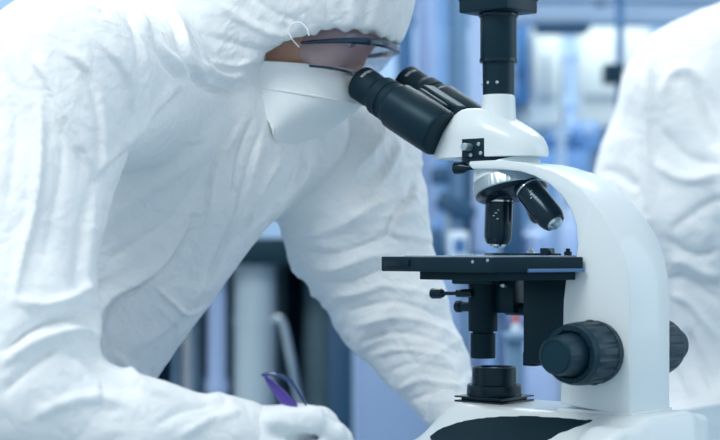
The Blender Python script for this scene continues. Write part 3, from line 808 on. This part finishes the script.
# gathers running back from the elastic of the hood
x, y = toscreen(V); q = (V-np.array(EC))/np.array([EX, 1, EZ]); er = np.hypot(q[:, 0], q[:, 2]); dist = (er-1)*.11
angp = np.arctan2(q[:, 0], q[:, 2])
hoodm = np.clip(1-np.abs(dist)/.085, 0, 1)*(dist > -.01)*np.clip((x-262)/50, 0, 1)*(y < 75)
yy = V[:, 1]-1.88
D += hoodm*(.0017*np.sin(angp*30+yy*95+2.5*np.sin(angp*5+yy*20))+.0014*np.sin(angp*57-yy*160+1.3))
# crumples: broad over the trunk, tight and slanting over the far sleeve
far = np.clip((x-262)/20, 0, 1)*np.clip((y-110)/30, 0, 1)*(V[:, 1] > 1.86)
Q = V.copy(); R_ = np.array([[.9, .1, .43], [.0, 1, 0], [-.43, 0, .9]]); Q = Q@R_.T
D += .0030*(ridge(V*np.array([5., 5, 3.5]), 3)-.5)*(1-far)*(1-hoodm)
D += .0006*(ridge(V*np.array([17., 15, 12]), 13)-.5)*(1-.3*hoodm)
D += far*(.0062*(ridge(Q*np.array([8., 9, 16]), 23, 1.3)-.5)+.0028*(ridge(Q*np.array([16., 20, 48]), 33, .8)-.5))
# long crisp creases
def crease(P, seed, cut=.72, warp=.7): return np.clip((ridge(P, seed, warp)-cut)/(1-cut), 0, 1)
R2 = np.array([[.82, 0, .57], [0, 1, 0], [-.57, 0, .82]]); Q2 = V@R2.T
slv = (x < 100+0*x)
D += np.where(slv, .0030*crease(V*np.array([9, 8, 2.5]), 41, .8)+.0008*crease(V*np.array([20, 16, 8.]), 43), (1-far)*(1-hoodm)*(.0024*crease(Q2*np.array([9, 7, 2.4]), 45, .8)+.0006*crease(Q2*np.array([22, 16, 9.]), 47)))
V = V+N*D[:, None]
V = relax(V, Fq, 1, .25)
cv = np_obj('coverall', V, Fq, M['tyvek'], pa, PA)
# shoes under the coverall
for (k_, a_) in kn:
    s = SDF(); s.cap((a_.x-.02, a_.y, .05), (a_.x+.15, a_.y-.05, .035), .048, .04, k=.02)
    V, Fq = mesh_sdf(s, (a_.x-.12, a_.y-.14, -.02), (a_.x+.25, a_.y+.1, .14), .008); V[:, 2] = np.maximum(V[:, 2], 0)
    np_obj('shoe_cover', V, Fq, M['tyvek'], pa, PA)

# gloves
def glove(name, f, lo, hi, h=.0022):
    V, Fq = mesh_sdf(f, lo, hi, h); V = relax(V, Fq, 1)
    N = normals(V, Fq); V = V+N*((.0016*(ridge(V*45, 5)-.5)+.0008*(ridge(V*110, 8)-.5))[:, None]); return np_obj(name, V, Fq, M['glove'], pa, PA)
g = SDF()
g.cap(at(240, 440, 1.50), at(266, 436, 1.50), .027, .026, k=.012)
g.cap(at(262, 438, 1.49), at(300, 430, 1.50), .024, .022, k=.014)
g.cap(at(268, 446, 1.52), at(318, 436, 1.53), .022, .018, k=.012)
# index: knuckle up, then bending down to the pen
g.chain([(at(278, 422, 1.475), .0135), (at(312, 419, 1.475), .0115), (at(334, 434, 1.478), .0100), (at(343, 456, 1.482), .0085)], k=.006)
g.chain([(at(288, 418, 1.50), .0135), (at(322, 420, 1.505), .0110), (at(342, 438, 1.505), .0095), (at(346, 460, 1.502), .0082)], k=.006)
g.chain([(at(288, 424, 1.525), .0130), (at(320, 430, 1.535), .0105), (at(336, 450, 1.535), .0090), (at(336, 470, 1.53), .008)], k=.006)
g.chain([(at(282, 436, 1.545), .0120), (at(308, 442, 1.555), .0095), (at(320, 460, 1.555), .0082), (at(318, 472, 1.55), .0075)], k=.006)
g.chain([(at(262, 448, 1.475), .0135), (at(290, 456, 1.465), .0115), (at(318, 452, 1.468), .0095), (at(334, 458, 1.476), .0085)], k=.006)
glove('glove', g, (-.16, 1.42, .88), (.03, 1.60, 1.0))
g = SDF()
g.cap(at(446, 408, 1.90), at(462, 430, 1.885), .022, .021, k=.01)
pf = at(466, 436, 1.88)
for k_, (dx, dy, ln) in enumerate(((-.026, .010, .055), (-.008, .018, .062), (.010, .024, .058), (.026, .028, .048))):
    q = pf+Vector((dx*.6, dy-.01, .004)); g.cap(pf.lerp(q, .5), q, .013, .010, k=.006); q2 = q+Vector((.030*ln/.05, -.022*ln/.05, -.004)); g.chain([(q, .0095), (q2, .0088), (q2+Vector((.014, -.010, -.006)), .0075)], k=.004)
g.chain([(at(456, 424, 1.875), .011), (at(462, 438, 1.85), .0095), (at(472, 444, 1.835), .0085)], k=.005)
glove('glove', g, (.02, 1.76, .85), (.26, 1.98, .98), .003)

# respirator mask
cpf = [hsolve(x, y, 0) for x, y in ((357, 72), (361, 88), (359, 104), (345, 116), (322, 131), (296, 152))]
spn = [hsolve(x, y, .071) for x, y in ((262, 62), (255, 74), (253, 86), (257, 101), (264, 115), (274, 128))]
cc = smooth_path([(f, u, 0) for f, u in cpf], 5); sp = smooth_path([(f, u, 0) for f, u in spn], 5)
rows = []
for a, q in zip(cc, sp):
    row = []
    for k in range(41):
        ph = -PI/2+PI*k/40; cw = abs(math.cos(ph))**.85; s_ = .073*math.sin(ph)
        row.append(hl(q.x+(a.x-q.x)*cw, q.y+(a.y-q.y)*cw, s_))
    rows.append(row)
mb = MB(); mb.grid(rows)
mk = mb.build('mask', M['mask'], pa, off=PA, ang=3)
so = mk.modifiers.new('thickness', 'SOLIDIFY'); so.thickness = .0016; ss_ = mk.modifiers.new('soft', 'SUBSURF'); ss_.levels = 1; ss_.render_levels = 1
# welded rim along the fold and at the edges
mb = MB(); mb.tube([p+HF*.0006 for p in rows[10][1:-1]], .0012, 6).tube(rows[0], .0014, 6).tube(rows[-1], .0016, 6)
mb.build('mask_seam', M['mask'], mk, off=(0, 0, 0)).location = -PA
mb = MB()
for s_ in (-1, 1):
    a = rows[3][-1] if s_ == 1 else rows[3][0]
    MB().tube(smooth_path([a, hl(-.012, -.045, .078*s_), hl(-.035, -.01, .084*s_)], 6), .003, 8).build('mask_strap', M['elastic'], mk).location = -PA
# loose cord loop by the hood
mb = MB(); P = [hl(*hsolve(x, y, .106+.010*(y < 42)), .106+.010*(y < 42)) for x, y in ((299, 47), (292, 39), (289, 31), (293, 24), (301, 23), (307, 29), (309, 36))]
mb.tube(smooth_path(P, 6), .0008, 6).build('cord_loop', M['elastic'], pa, off=PA)

# goggles: wrap-round lens, upper frame, temple
gc = [hsolve(x, y, 0) for x, y in ((374, 33), (386, 38), (391, 46), (384, 58), (372, 69), (359, 75))]
gs = [hsolve(x, y, .074) for x, y in ((312, 30), (306, 36), (302, 43), (300, 52), (303, 60), (310, 66))]
cc = smooth_path([(f, u, 0) for f, u in gc], 4); sp = smooth_path([(f, u, 0) for f, u in gs], 4); rows = []
for a, q in zip(cc, sp):
    row = []
    for k in range(37):
        ph = -PI/2+PI*k/36; cw = abs(math.cos(ph))**.62; s_ = .076*math.copysign(abs(math.sin(ph))**.8, math.sin(ph))
        row.append(hl(q.x+(a.x-q.x)*cw, q.y+(a.y-q.y)*cw, s_))
    rows.append(row)
go = MB().grid(rows).build('goggles', M['goggle'], pa, off=PA, ang=3)
so = go.modifiers.new('thickness', 'SOLIDIFY'); so.thickness = .0015
mb = MB(); mb.tube(rows[8], .0028, 8, rad=[.0020+.0030*math.sin(PI*i/36) for i in range(37)]).tube(rows[0], .0010, 8)
mb.build('goggle_frame', M['goggle_frame'], go, off=(0, 0, 0)).location = -PA
MB().tube(rows[-1], .0016, 8).build('goggle_seal', M['goggle_frame'], go).location = -PA

# pen in the hand
p_t, p_e = at(357, 483, 1.487), at(264, 375, 1.500)
d = (p_e-p_t).normalized(); L = (p_e-p_t).length
pn = MB().lathe(p_t, d, [(0, 0), (.001, .0006), (.008, .0016), (.014, .0038), (.03, .0060), (L-.034, .0058), (L-.024, .0052), (L-.010, .0032), (L, .0012), (L, 0)], 24).build('pen', M['violet'], off=p_t); pn.location = p_t
tag(pn, label='violet pen with a curved blue clip held upright in the gloved hand', cat='pen')
mb = MB(); P = smooth_path([at(262, 375, 1.495), at(272, 374, 1.49), (at(285, 378, 1.488)), at(296, 388, 1.487), at(303, 398, 1.488), at(306, 406, 1.490)], 8)
n_ = len(P); mb.tube([p-p_t for p in P], .001, 10, rad=[.0007+.0013*math.sin(PI*min(1, .15+.85*i/n_)) for i in range(n_)]).build('pen_clip', M['blueclip'], pn)

# ------------------------------------------------------------------ second person, beyond the bench on the right
PB = Vector((.62, 2.62, 0))
pb = empty('person', PB, label='person in white coverall with their back turned, at the right edge', cat='person')
YB = 2.50
def bt_(x, y, dy=0): return at(x, y, YB+dy)
b = SDF(); c = SDF()
c.cap(bt_(709, 108, .0), bt_(705, 195, .05), .142, .170, k=.04)
c.cap(bt_(705, 195, .05), bt_(735, 420, .10), .168, .135, k=.05)
c.cap(bt_(712, 118, -.02), bt_(790, 210, -.20), .095, .075, k=.03)
c.cap(bt_(790, 210, -.20), bt_(860, 330, -.25), .075, .05, k=.03)
c.cap(bt_(735, 90, .22), bt_(830, 220, .25), .10, .07, k=.05)
c.ell(bt_(830, 10, .06), ((1, 0, 0), (0, 1, 0), (0, 0, 1)), (.115, .10, .13), k=.06)
c.cap(bt_(740, 70, .08), bt_(815, 25, .06), .11, .08, k=.06)
lg = [(bt_(725, 450, .0), Vector((.54, 2.50, .50)), Vector((.52, 2.55, .08))), (bt_(760, 450, .22), Vector((.68, 2.76, .50)), Vector((.62, 2.80, .08)))]
for h_, k_, a_ in lg: c.chain([(h_, .13), (k_, .09), (a_, .07)], k=.05)
b.ell(bt_(832, 10, .06), ((1, 0, 0), (0, 1, 0), (0, 0, 1)), (.095, .075, .11), k=.01)
b.cap(bt_(822, 30, .06), bt_(750, 85, .08), .05, .06, k=.03); b.cap(bt_(715, 120, .08), bt_(735, 400, .1), .10, .11, k=.05)
b.cap(bt_(712, 118, .0), bt_(790, 210, -.18), .055, .042, k=.03); b.cap(bt_(790, 210, -.19), bt_(860, 330, -.24), .04, .028, k=.03)
b.cap(bt_(735, 90, .2), bt_(830, 220, .24), .055, .04, k=.03)
for h_, k_, a_ in lg: b.chain([(h_, .08), (k_, .055), (a_, .038)], k=.03); b.cap(a_-Vector((0, 0, .03)), a_+Vector((.15, -.04, -.045)), .035, .028, k=.02)
V, Fq = mesh_sdf(b, (.2, 2.0, -.02), (1.2, 3.1, 1.75), .012); np_obj('body', V, Fq, M['skin'], pb, PB)
V, Fq = mesh_sdf(c, (.2, 2.0, .02), (1.2, 3.2, 1.78), .009); V = relax(V, Fq, 2); V, Fq = subdiv(V, Fq); V = relax(V, Fq, 2); N = normals(V, Fq)
B_STROKES = [
 ([(646, 60), (640, 100), (638, 150), (642, 190), (652, 230)], 4, .008, 's'),
 ([(654, 50), (650, 90), (648, 140), (652, 190)], 4, .005, 'r'),
 ([(664, 86), (676, 76), (690, 80), (700, 96), (708, 126), (716, 150)], 5, .012, 'v'),
 ([(660, 100), (668, 80), (684, 68), (704, 80), (720, 110)], 6, .008, 'r'),
 ([(660, 130), (676, 150), (690, 160), (716, 164)], 6, .010, 'v'),
 ([(650, 160), (676, 176), (700, 178), (720, 170)], 7, .010, 'r'),
 ([(600, 170), (620, 176), (640, 190)], 6, .006, 'v'),
 ([(664, 236), (680, 250), (700, 256), (720, 250)], 5, .010, 'v'),
 ([(668, 262), (686, 262), (704, 272), (722, 276)], 5, .010, 'r'),
 ([(664, 282), (682, 280), (700, 290), (722, 304)], 5, .012, 'v'),
 ([(668, 296), (684, 300), (700, 316), (716, 340)], 5, .010, 'r'),
 ([(672, 230), (690, 216), (708, 204), (724, 200)], 5, .010, 'v'),
 ([(684, 330), (694, 350), (706, 372), (714, 396)], 5, .010, 'v'),
 ([(672, 350), (684, 374), (694, 398)], 5, .008, 'r'),
 ([(690, 280), (706, 286), (722, 284)], 4, .008, 'v'),
]
D = fold(V, N, B_STROKES); D += .007*(ridge(V*5.5, 71)-.5)+.002*(ridge(V*14., 73)-.5)
V = V+N*D[:, None]
np_obj('coverall', V, Fq, M['tyvek'], pb, PB)
for h_, k_, a_ in lg:
    s = SDF(); s.cap((a_.x-.02, a_.y, .05), (a_.x+.14, a_.y-.04, .035), .048, .04, k=.02)
    V, Fq = mesh_sdf(s, (a_.x-.12, a_.y-.14, -.02), (a_.x+.25, a_.y+.1, .14), .01); V[:, 2] = np.maximum(V[:, 2], 0)
    np_obj('shoe_cover', V, Fq, M['tyvek'], pb, PB)

# ------------------------------------------------------------------ the laboratory behind
def bm_(n, c, r=.4, **k): M[n] = mat(n, c, r, **k)
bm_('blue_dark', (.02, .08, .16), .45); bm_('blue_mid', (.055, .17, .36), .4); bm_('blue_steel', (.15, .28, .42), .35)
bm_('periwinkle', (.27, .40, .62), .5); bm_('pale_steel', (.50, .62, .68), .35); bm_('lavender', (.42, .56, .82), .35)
bm_('grey_green', (.12, .21, .25), .45); bm_('teal_black', (.006, .022, .035), .5); bm_('cream', (.76, .80, .76), .6)
bm_('pale_blue', (.46, .62, .80), .4); bm_('white_case', (.66, .76, .84), .4); bm_('red_cap', (.60, .10, .06), .4); bm_('sky_blue', (.20, .40, .72), .45)
def px(v, Y): return (v-360)*Y/F
def pz(v, Y): return ZC-(v-HY)*Y/F
def vessel(name, x0, x1, ytop, Y, m, label, cat, zbot=0, bands=2, cap=None, mb2=None, dome=.5, group=None):
    """upright round vessel: body, domed top, flange rings and short legs"""
    r = (px(x1, Y)-px(x0, Y))/2; x = px((x0+x1)/2, Y); zt = pz(ytop, Y); o = empty(name, (x, Y, zbot), label=label, cat=cat, group=group)
    H = zt-zbot; lz = min(.12, H*.1); dm = r*dome
    MB().lathe((0, 0, lz), (0, 0, 1), [(0, 0), (.0, r*.4), (r*.3, r*.9), (r*.5, r), (H-lz-dm, r), (H-lz-dm*.4, r*.85), (H-lz, r*.35), (H-lz, 0)], 40).build('body', m, o)
    for k in range(3):
        a = 2*PI*k/3+.5; MB().cyl((r*.8*math.cos(a), r*.8*math.sin(a), 0), (r*.7*math.cos(a), r*.7*math.sin(a), lz+r*.3), max(.006, r*.09)).build('leg', M['silver'], o)
    for k in range(bands):
        z = lz+(H-lz)*(.3+.55*k/max(1, bands-1)) if bands > 1 else H*.8
        MB().lathe((0, 0, z), (0, 0, 1), [(0, r*.9), (0, r*1.04), (.018, r*1.04), (.018, r*.9)], 40).build('flange', mb2 or m, o)
    return o
def pipe(x0, x1, y0, y1, Y, m, label, group=None, zb=None):
    r = (px(x1, Y)-px(x0, Y))/2; x = px((x0+x1)/2, Y); za = pz(y0, Y); zb = pz(y1, Y) if zb is None else zb
    o = empty('upright_pipe', (x, Y, zb), label=label, cat='pipe', group=group)
    MB().cyl((0, 0, 0), (0, 0, za-zb), r, n=28).build('pipe_run', m, o)
    for f_ in (.0, .35, .7, 1):
        z = min((za-zb)*f_, za-zb-.03); MB().lathe((0, 0, z), (0, 0, 1), [(0, r*.9), (0, r*1.18), (.006, r*1.22), (.024, r*1.22), (.03, r*1.18), (.03, r*.9)], 28).build('coupling', m, o)
    return o
def cabinet(name, x0, x1, ytop, Y, depth, m, label, cat, cols=1, rows=1, zb=0, handle='silver', dm=None):
    xa, xb, zt = px(x0, Y), px(x1, Y), pz(ytop, Y); o = empty(name, ((xa+xb)/2, Y+depth/2, zb), label=label, cat=cat)
    w_, h_ = (xb-xa)/2, zt-zb
    MB().box((-w_, -depth/2, 0 if zb else .06), (w_, depth/2, h_), bev=.006).build('body', m, o)
    if not zb: MB().box((-w_+.02, -depth/2+.04, 0), (w_-.02, depth/2-.02, .07)).build('plinth', M['blue_dark'], o)
    g = .012
    for i in range(cols):
        for j in range(rows):
            x_0 = -w_+g+(2*w_-g)*i/cols; x_1 = -w_+(2*w_-g)*(i+1)/cols; z_0 = .09+(h_-.11)*j/rows; z_1 = .08+(h_-.11)*(j+1)/rows
            d = MB().box((x_0, -depth/2-.018, z_0), (x_1, -depth/2, z_1), bev=.004).build('door', dm or m, o)
            MB().tube([(x_1-.04, -depth/2-.018, z_1-.06), (x_1-.04, -depth/2-.045, z_1-.06), (x_1-.04, -depth/2-.045, z_1-.2), (x_1-.04, -depth/2-.018, z_1-.2)], .006, 8).build('handle', M[handle], d)
    return o
# equipment rack with vessels, seen between the bending person's chest and far sleeve
Y = 3.35
xa, xb, zt = px(60, Y), px(352, Y), pz(238, Y)
rk = empty('equipment_rack', ((xa+xb)/2, Y+.2, 0), label='dark open-fronted equipment rack holding the upright vessels', cat='rack')
w_ = (xb-xa)/2
MB().box((-w_, .24, .05), (w_, .26, zt-.01)).build('back_panel', M['blue_dark'], rk)
MB().box((-w_-.02, -.25, zt-.055), (w_+.01, .27, zt), bev=.004).build('top_beam', M['teal_black'], rk)
MB().box((w_-.05, -.22, .05), (w_, .24, zt-.05), bev=.003).build('side_panel', M['blue_dark'], rk)
MB().box((-w_, -.22, .05), (-w_+.05, .24, zt-.05), bev=.003).build('side_panel', M['blue_dark'], rk)
MB().box((-w_, -.24, .05), (w_, .26, .10), bev=.003).build('shelf', M['teal_black'], rk)
for sx in (-1, 1):
    for y_ in (-.2, .22): MB().cyl((sx*(w_-.04), y_, 0), (sx*(w_-.04), y_, .06), .025).build('foot', M['teal_black'], rk)
vessel('steel_vessel', 234, 277, 262, Y+.05, M['pale_steel'], 'pale steel upright vessel, the lightest standing in the dark rack', 'vessel', zbot=.1, dome=.12, bands=2)
vessel('steel_vessel', 303, 338, 258, Y+.15, M['grey_green'], 'dull grey-green vessel at the right side of the dark rack', 'vessel', zbot=.1, dome=.3, bands=1)
pipe(207, 227, 250, 0, Y+.05, M['lavender'], 'broad lavender-blue upright pipe left of the pale steel vessel', zb=.1)
pipe(228.5, 233, 250, 0, Y+.12, M['grey_green'], 'thin grey pipe between the lavender pipe and pale vessel', zb=.1)
pipe(191, 203, 250, 0, Y+.16, M['blue_steel'], 'blue-grey upright pipe left of the lavender pipe', zb=.1)
o = empty('glass_column', (px(187, Y), Y, .1), label='slim clear glass column with bright glints near the chest of the bending person', cat='glass tube')
r = .012; hh = pz(262, Y)-.1
MB().lathe((0, 0, 0), (0, 0, 1), [(0, 0), (0, r*.6), (.01, r), (hh*.9, r), (hh*.92, r*.6), (hh, r*.5), (hh, 0)], 24).build('glass_body', M['clear'], o)
for z in (.28, .62, .9): MB().lathe((0, 0, hh*z), (0, 0, 1), [(0, r*.8), (0, r*1.5), (.02, r*1.5), (.02, r*.8)], 24).build('collar', M['lavender'], o)
pipe(172, 179, 250, 0, Y+.1, M['blue_steel'], 'narrow blue-grey pipe at the far left of the rack opening', zb=.1)
pipe(279, 286, 262, 0, Y+.18, M['grey_green'], 'narrow dull pipe just right of the pale steel vessel', zb=.1)
P = smooth_path([at(272, 324, Y-.06), at(277, 318, Y-.07), at(283, 324, Y-.07), at(288, 345, Y-.07), at(293, 370, Y-.07), at(298, 400, Y-.06), at(302, 440, Y-.06), Vector((px(304, Y), Y-.06, .1))], 8)
o = MB().tube([p-P[-1] for p in P], .0085, 12).build('curved_tube', M['silver']); o.location = P[-1]
tag(o, label='thin steel tube with a hooked top bending down in front of the rack', cat='tube')

# periwinkle cabinet right of the rack
cabinet('floor_cabinet', 357, 463, 262, 3.05, .5, M['periwinkle'], 'smooth periwinkle blue floor cabinet seen beside the far sleeve', 'cabinet', cols=1, rows=1)
cabinet('floor_cabinet', 519, 640, 330, 3.3, .5, M['lavender'], 'pale lavender low cabinet seen behind the foot of the microscope arm', 'cabinet', cols=2, rows=1)
# rear counter with apparatus
Y = 3.55
ct = empty('counter', (px(520, Y), Y+.3, 0), label='long blue-grey counter in the background carrying blurred apparatus', cat='counter')
hz = pz(266, Y)
MB().box((px(395, Y)-px(520, Y), -.55, hz-.04), (px(800, Y)-px(520, Y), -.15, hz), bev=.004).build('counter_top', M['blue_steel'], ct)
for (x_0, x_1) in ((395, 425), (560, 800)):
    MB().box((px(x_0, Y)-px(520, Y), -.50, 0), (px(x_1, Y)-px(520, Y), -.17, hz-.04), bev=.004).build('counter_cabinet', M['blue_mid'], ct)
def on_counter(px_, dy=0): return Vector((px(px_, Y), Y+dy, hz))
# white box
o = empty('instrument_case', on_counter(454, -.15), label='small white boxy instrument standing on the counter beside the far sleeve', cat='instrument')
MB().box((-.019, -.05, 0), (.019, .06, .075), bev=.006).build('case', M['white_case'], o); MB().box((-.013, -.053, .03), (.013, -.05, .06), bev=.001).build('display', M['blue_mid'], o)
# dark apparatus with a slanting arm
o = empty('stirrer', on_counter(458, .12), label='dark laboratory stirrer with a slanting head behind the white instrument', cat='stirrer')
MB().box((-.07, -.08, 0), (.07, .08, .03), bev=.008).build('foot', M['blue_dark'], o)
MB().cyl((.03, 0, .02), (.03, 0, .24), .012).build('post', M['blue_dark'], o)
MB().box((-.045, -.03, .11), (.05, .03, .155), bev=.01, rot=Matrix.Rotation(.5, 4, 'Y')).build('motor_head', M['blue_dark'], o)
MB().box((-.055, -.02, .185), (-.01, .03, .225), bev=.008).build('control_box', M['blue_dark'], o)
MB().cyl((-.015, 0, .03), (-.015, 0, .12), .008).build('shaft', M['silver'], o)
def bottle(x_, dy, r, h, body, cap, label, grp=None):
    o = empty('bottle', on_counter(x_, dy), label=label, cat='bottle', group=grp)
    MB().lathe((0, 0, 0), (0, 0, 1), [(0, 0), (0, r*.9), (r*.15, r), (h*.68, r), (h*.8, r*.55), (h*.86, r*.42), (h*.9, r*.42), (h*.9, 0)], 28).build('bottle_body', M[body], o)
    MB().lathe((0, 0, h*.86), (0, 0, 1), [(0, 0), (0, r*.5), (h*.14, r*.48), (h*.14, 0)], 24).build('cap', M[cap], o)
bottle(436, .0, .018, .10, 'blue_dark', 'sky_blue', 'dark blue bottle left of the white instrument on the counter')
bottle(512, .0, .026, .19, 'blue_dark', 'teal_black', 'tall dark bottle behind the upright objective')
bottle(536, .05, .030, .10, 'lavender', 'pale_blue', 'squat lavender bottle behind the slanted objective')
bottle(548, .12, .022, .16, 'pale_blue', 'blue_mid', 'pale blue bottle right of the squat lavender one')
bottle(571, .0, .020, .13, 'lavender', 'white_case', 'slender pale bottle close to the inner curve of the microscope arm')
# bright and dark uprights behind the microscope
pipe(470, 487, -60, 0, 3.9, M['lavender'], 'bright lavender upright pipe passing behind the objectives and camera tube', zb=0)
pipe(496, 510, 150, 0, 3.75, M['pale_blue'], 'bright pale upright pipe visible under the stage right of the condenser', zb=0)
pipe(437, 446, -60, 0, 4.0, M['sky_blue'], 'slim bright blue pipe between the hood and the camera tube', zb=0)
pipe(556, 566, 128, 0, 4.1, M['pale_blue'], 'pale thin pipe seen through the curve of the microscope arm', zb=0)
vessel('steel_vessel', 447, 468, -40, 4.05, M['blue_steel'], 'tall slate blue column behind the camera tube', 'vessel', dome=.2)  # bluish reflections of stainless tanks put into the colours of these three columns
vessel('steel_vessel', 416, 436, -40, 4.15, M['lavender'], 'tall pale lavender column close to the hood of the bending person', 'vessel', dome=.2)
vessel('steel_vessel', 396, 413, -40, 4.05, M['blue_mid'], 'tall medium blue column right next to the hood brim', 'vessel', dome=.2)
# red-capped flask seen under the stage
o = empty('flask', Vector((px(516, 2.9), 2.9, pz(333, 2.9))), label='small white flask with a red cap glimpsed under the microscope stage', cat='flask')
MB().lathe((0, 0, 0), (0, 0, 1), [(0, 0), (0, .009), (.01, .010), (.018, .005), (.022, .005), (.022, 0)], 24).build('flask_body', M['white_case'], o)
MB().cyl((0, 0, .020), (0, 0, .032), .0075).build('cap', M['red_cap'], o)
tr = empty('trolley', Vector((px(516, 2.9), 2.9, 0)), label='narrow blue-grey trolley column carrying the red-capped flask', cat='trolley')
zt_2 = pz(333, 2.9)
MB().box((-.022, -.04, zt_2-.012), (.016, .06, zt_2), bev=.002).build('tray', M['blue_steel'], tr)
MB().box((-.018, -.02, .06), (.012, .03, zt_2-.012), bev=.003).build('column', M['blue_steel'], tr)
MB().box((-.15, -.14, .02), (.15, .16, .06), bev=.01).build('foot_plate', M['blue_steel'], tr)
for sx in (-1, 1):
    for sy in (-1, 1): MB().cyl((sx*.12-.01, sy*.12, .022), (sx*.12+.01, sy*.12, .022), .022).build('wheel', M['teal_black'], tr)
# right: cream cupboards, blue locker, overhead rail and pole
Y = 4.85
cabinet('wall_cupboard', 530, 562, 27, Y, .4, M['cream'], 'tall cream cupboard just right of the camera tube', 'cupboard', zb=pz(126, Y), dm=M['cream'])
cabinet('wall_cupboard', 578, 650, 27, Y, .4, M['cream'], 'wide cream cupboard behind the back of the second person', 'cupboard', cols=1, zb=pz(126, Y), dm=M['cream'])
cabinet('wall_locker', 512, 529, 18, Y-.05, .4, M['blue_mid'], 'narrow dark blue locker between the camera tube and cream cupboard', 'locker', zb=pz(104, Y))
pipe(564, 577, 20, 150, Y-.12, M['pale_blue'], 'pale grey-blue pillar between the two cream cupboards', zb=pz(150, 4.45))
o = empty('overhead_rail', Vector((px(600, 4.3), 4.3, pz(8, 4.3))), label='blue-grey overhead service rail running along the top right', cat='rail')
xr0, xr1 = px(392, 4.3)-px(600, 4.3), px(860, 4.3)-px(600, 4.3)
MB().box((xr0, -.06, -.045), (xr1, .06, -.005), bev=.004).build('rail_beam', M['pale_blue'], o)
MB().box((xr0, -.09, .01), (xr1, .03, .03), bev=.004).build('upper_tray', M['pale_blue'], o)
MB().box((xr0+.38, -.10, -.075), (xr0+.52, .0, -.05), bev=.006).build('lamp_housing', M['blue_dark'], o)
for x_ in (xr0+.1, 0, xr1-.1): MB().box((x_-.01, -.02, -.01), (x_+.01, .02, 3.1-pz(8, 4.3)), bev=.002).build('hanger', M['blue_steel'], o)
pipe(616, 624, -60, 0, 4.12, M['blue_mid'], 'thin dark blue floor-to-ceiling pole left of the second person', zb=0)
# low blue equipment under the cupboards
cabinet('storage_unit', 500, 590, 150, 4.45, .38, M['sky_blue'], 'long sky blue storage unit below the cream cupboards', 'storage unit', cols=3, rows=2, dm=M['sky_blue'])
def block(name, x0, x1, y0, y1, Y_, m, label, cat, detail='door_panel', m2=None):
    xa, xb = px(x0, Y_), px(x1, Y_); z_1, z_0 = pz(y0, Y_), pz(y1, Y_); o = empty(name, Vector(((xa+xb)/2, Y_, z_0)), label=label, cat=cat); w_ = (xb-xa)/2
    MB().box((-w_, -.08, 0), (w_, .12, z_1-z_0), bev=.006).build('case', m, o)
    MB().box((-w_*.8, -.086, (z_1-z_0)*.55), (w_*.5, -.08, (z_1-z_0)*.85), bev=.002).build(detail, m2 or M['pale_blue'], o); return o
zs = 150
block('analyser', 545, 572, 132, 150, 4.6, M['blue_mid'], 'low mid-blue analyser on the storage unit behind the microscope head', 'analyser', 'display')
block('storage_crate', 577, 596, 124, 150, 4.65, M['sky_blue'], 'sky blue crate on the right end of the storage unit', 'crate', 'label_panel')
bm_('dark_cap', (.01, .03, .05), .4)
o = empty('junction_box', Vector((px(612, 4.09), 4.09, pz(84, 4.09))), label='small dark device fixed to the blue pole beside the second person', cat='device')
MB().box((-.022, -.03, 0), (.026, .03, .05), bev=.006).build('case', M['dark_cap'], o); MB().box((-.026, -.035, .03), (.03, -.02, .042), bev=.004).build('handset', M['dark_cap'], o)
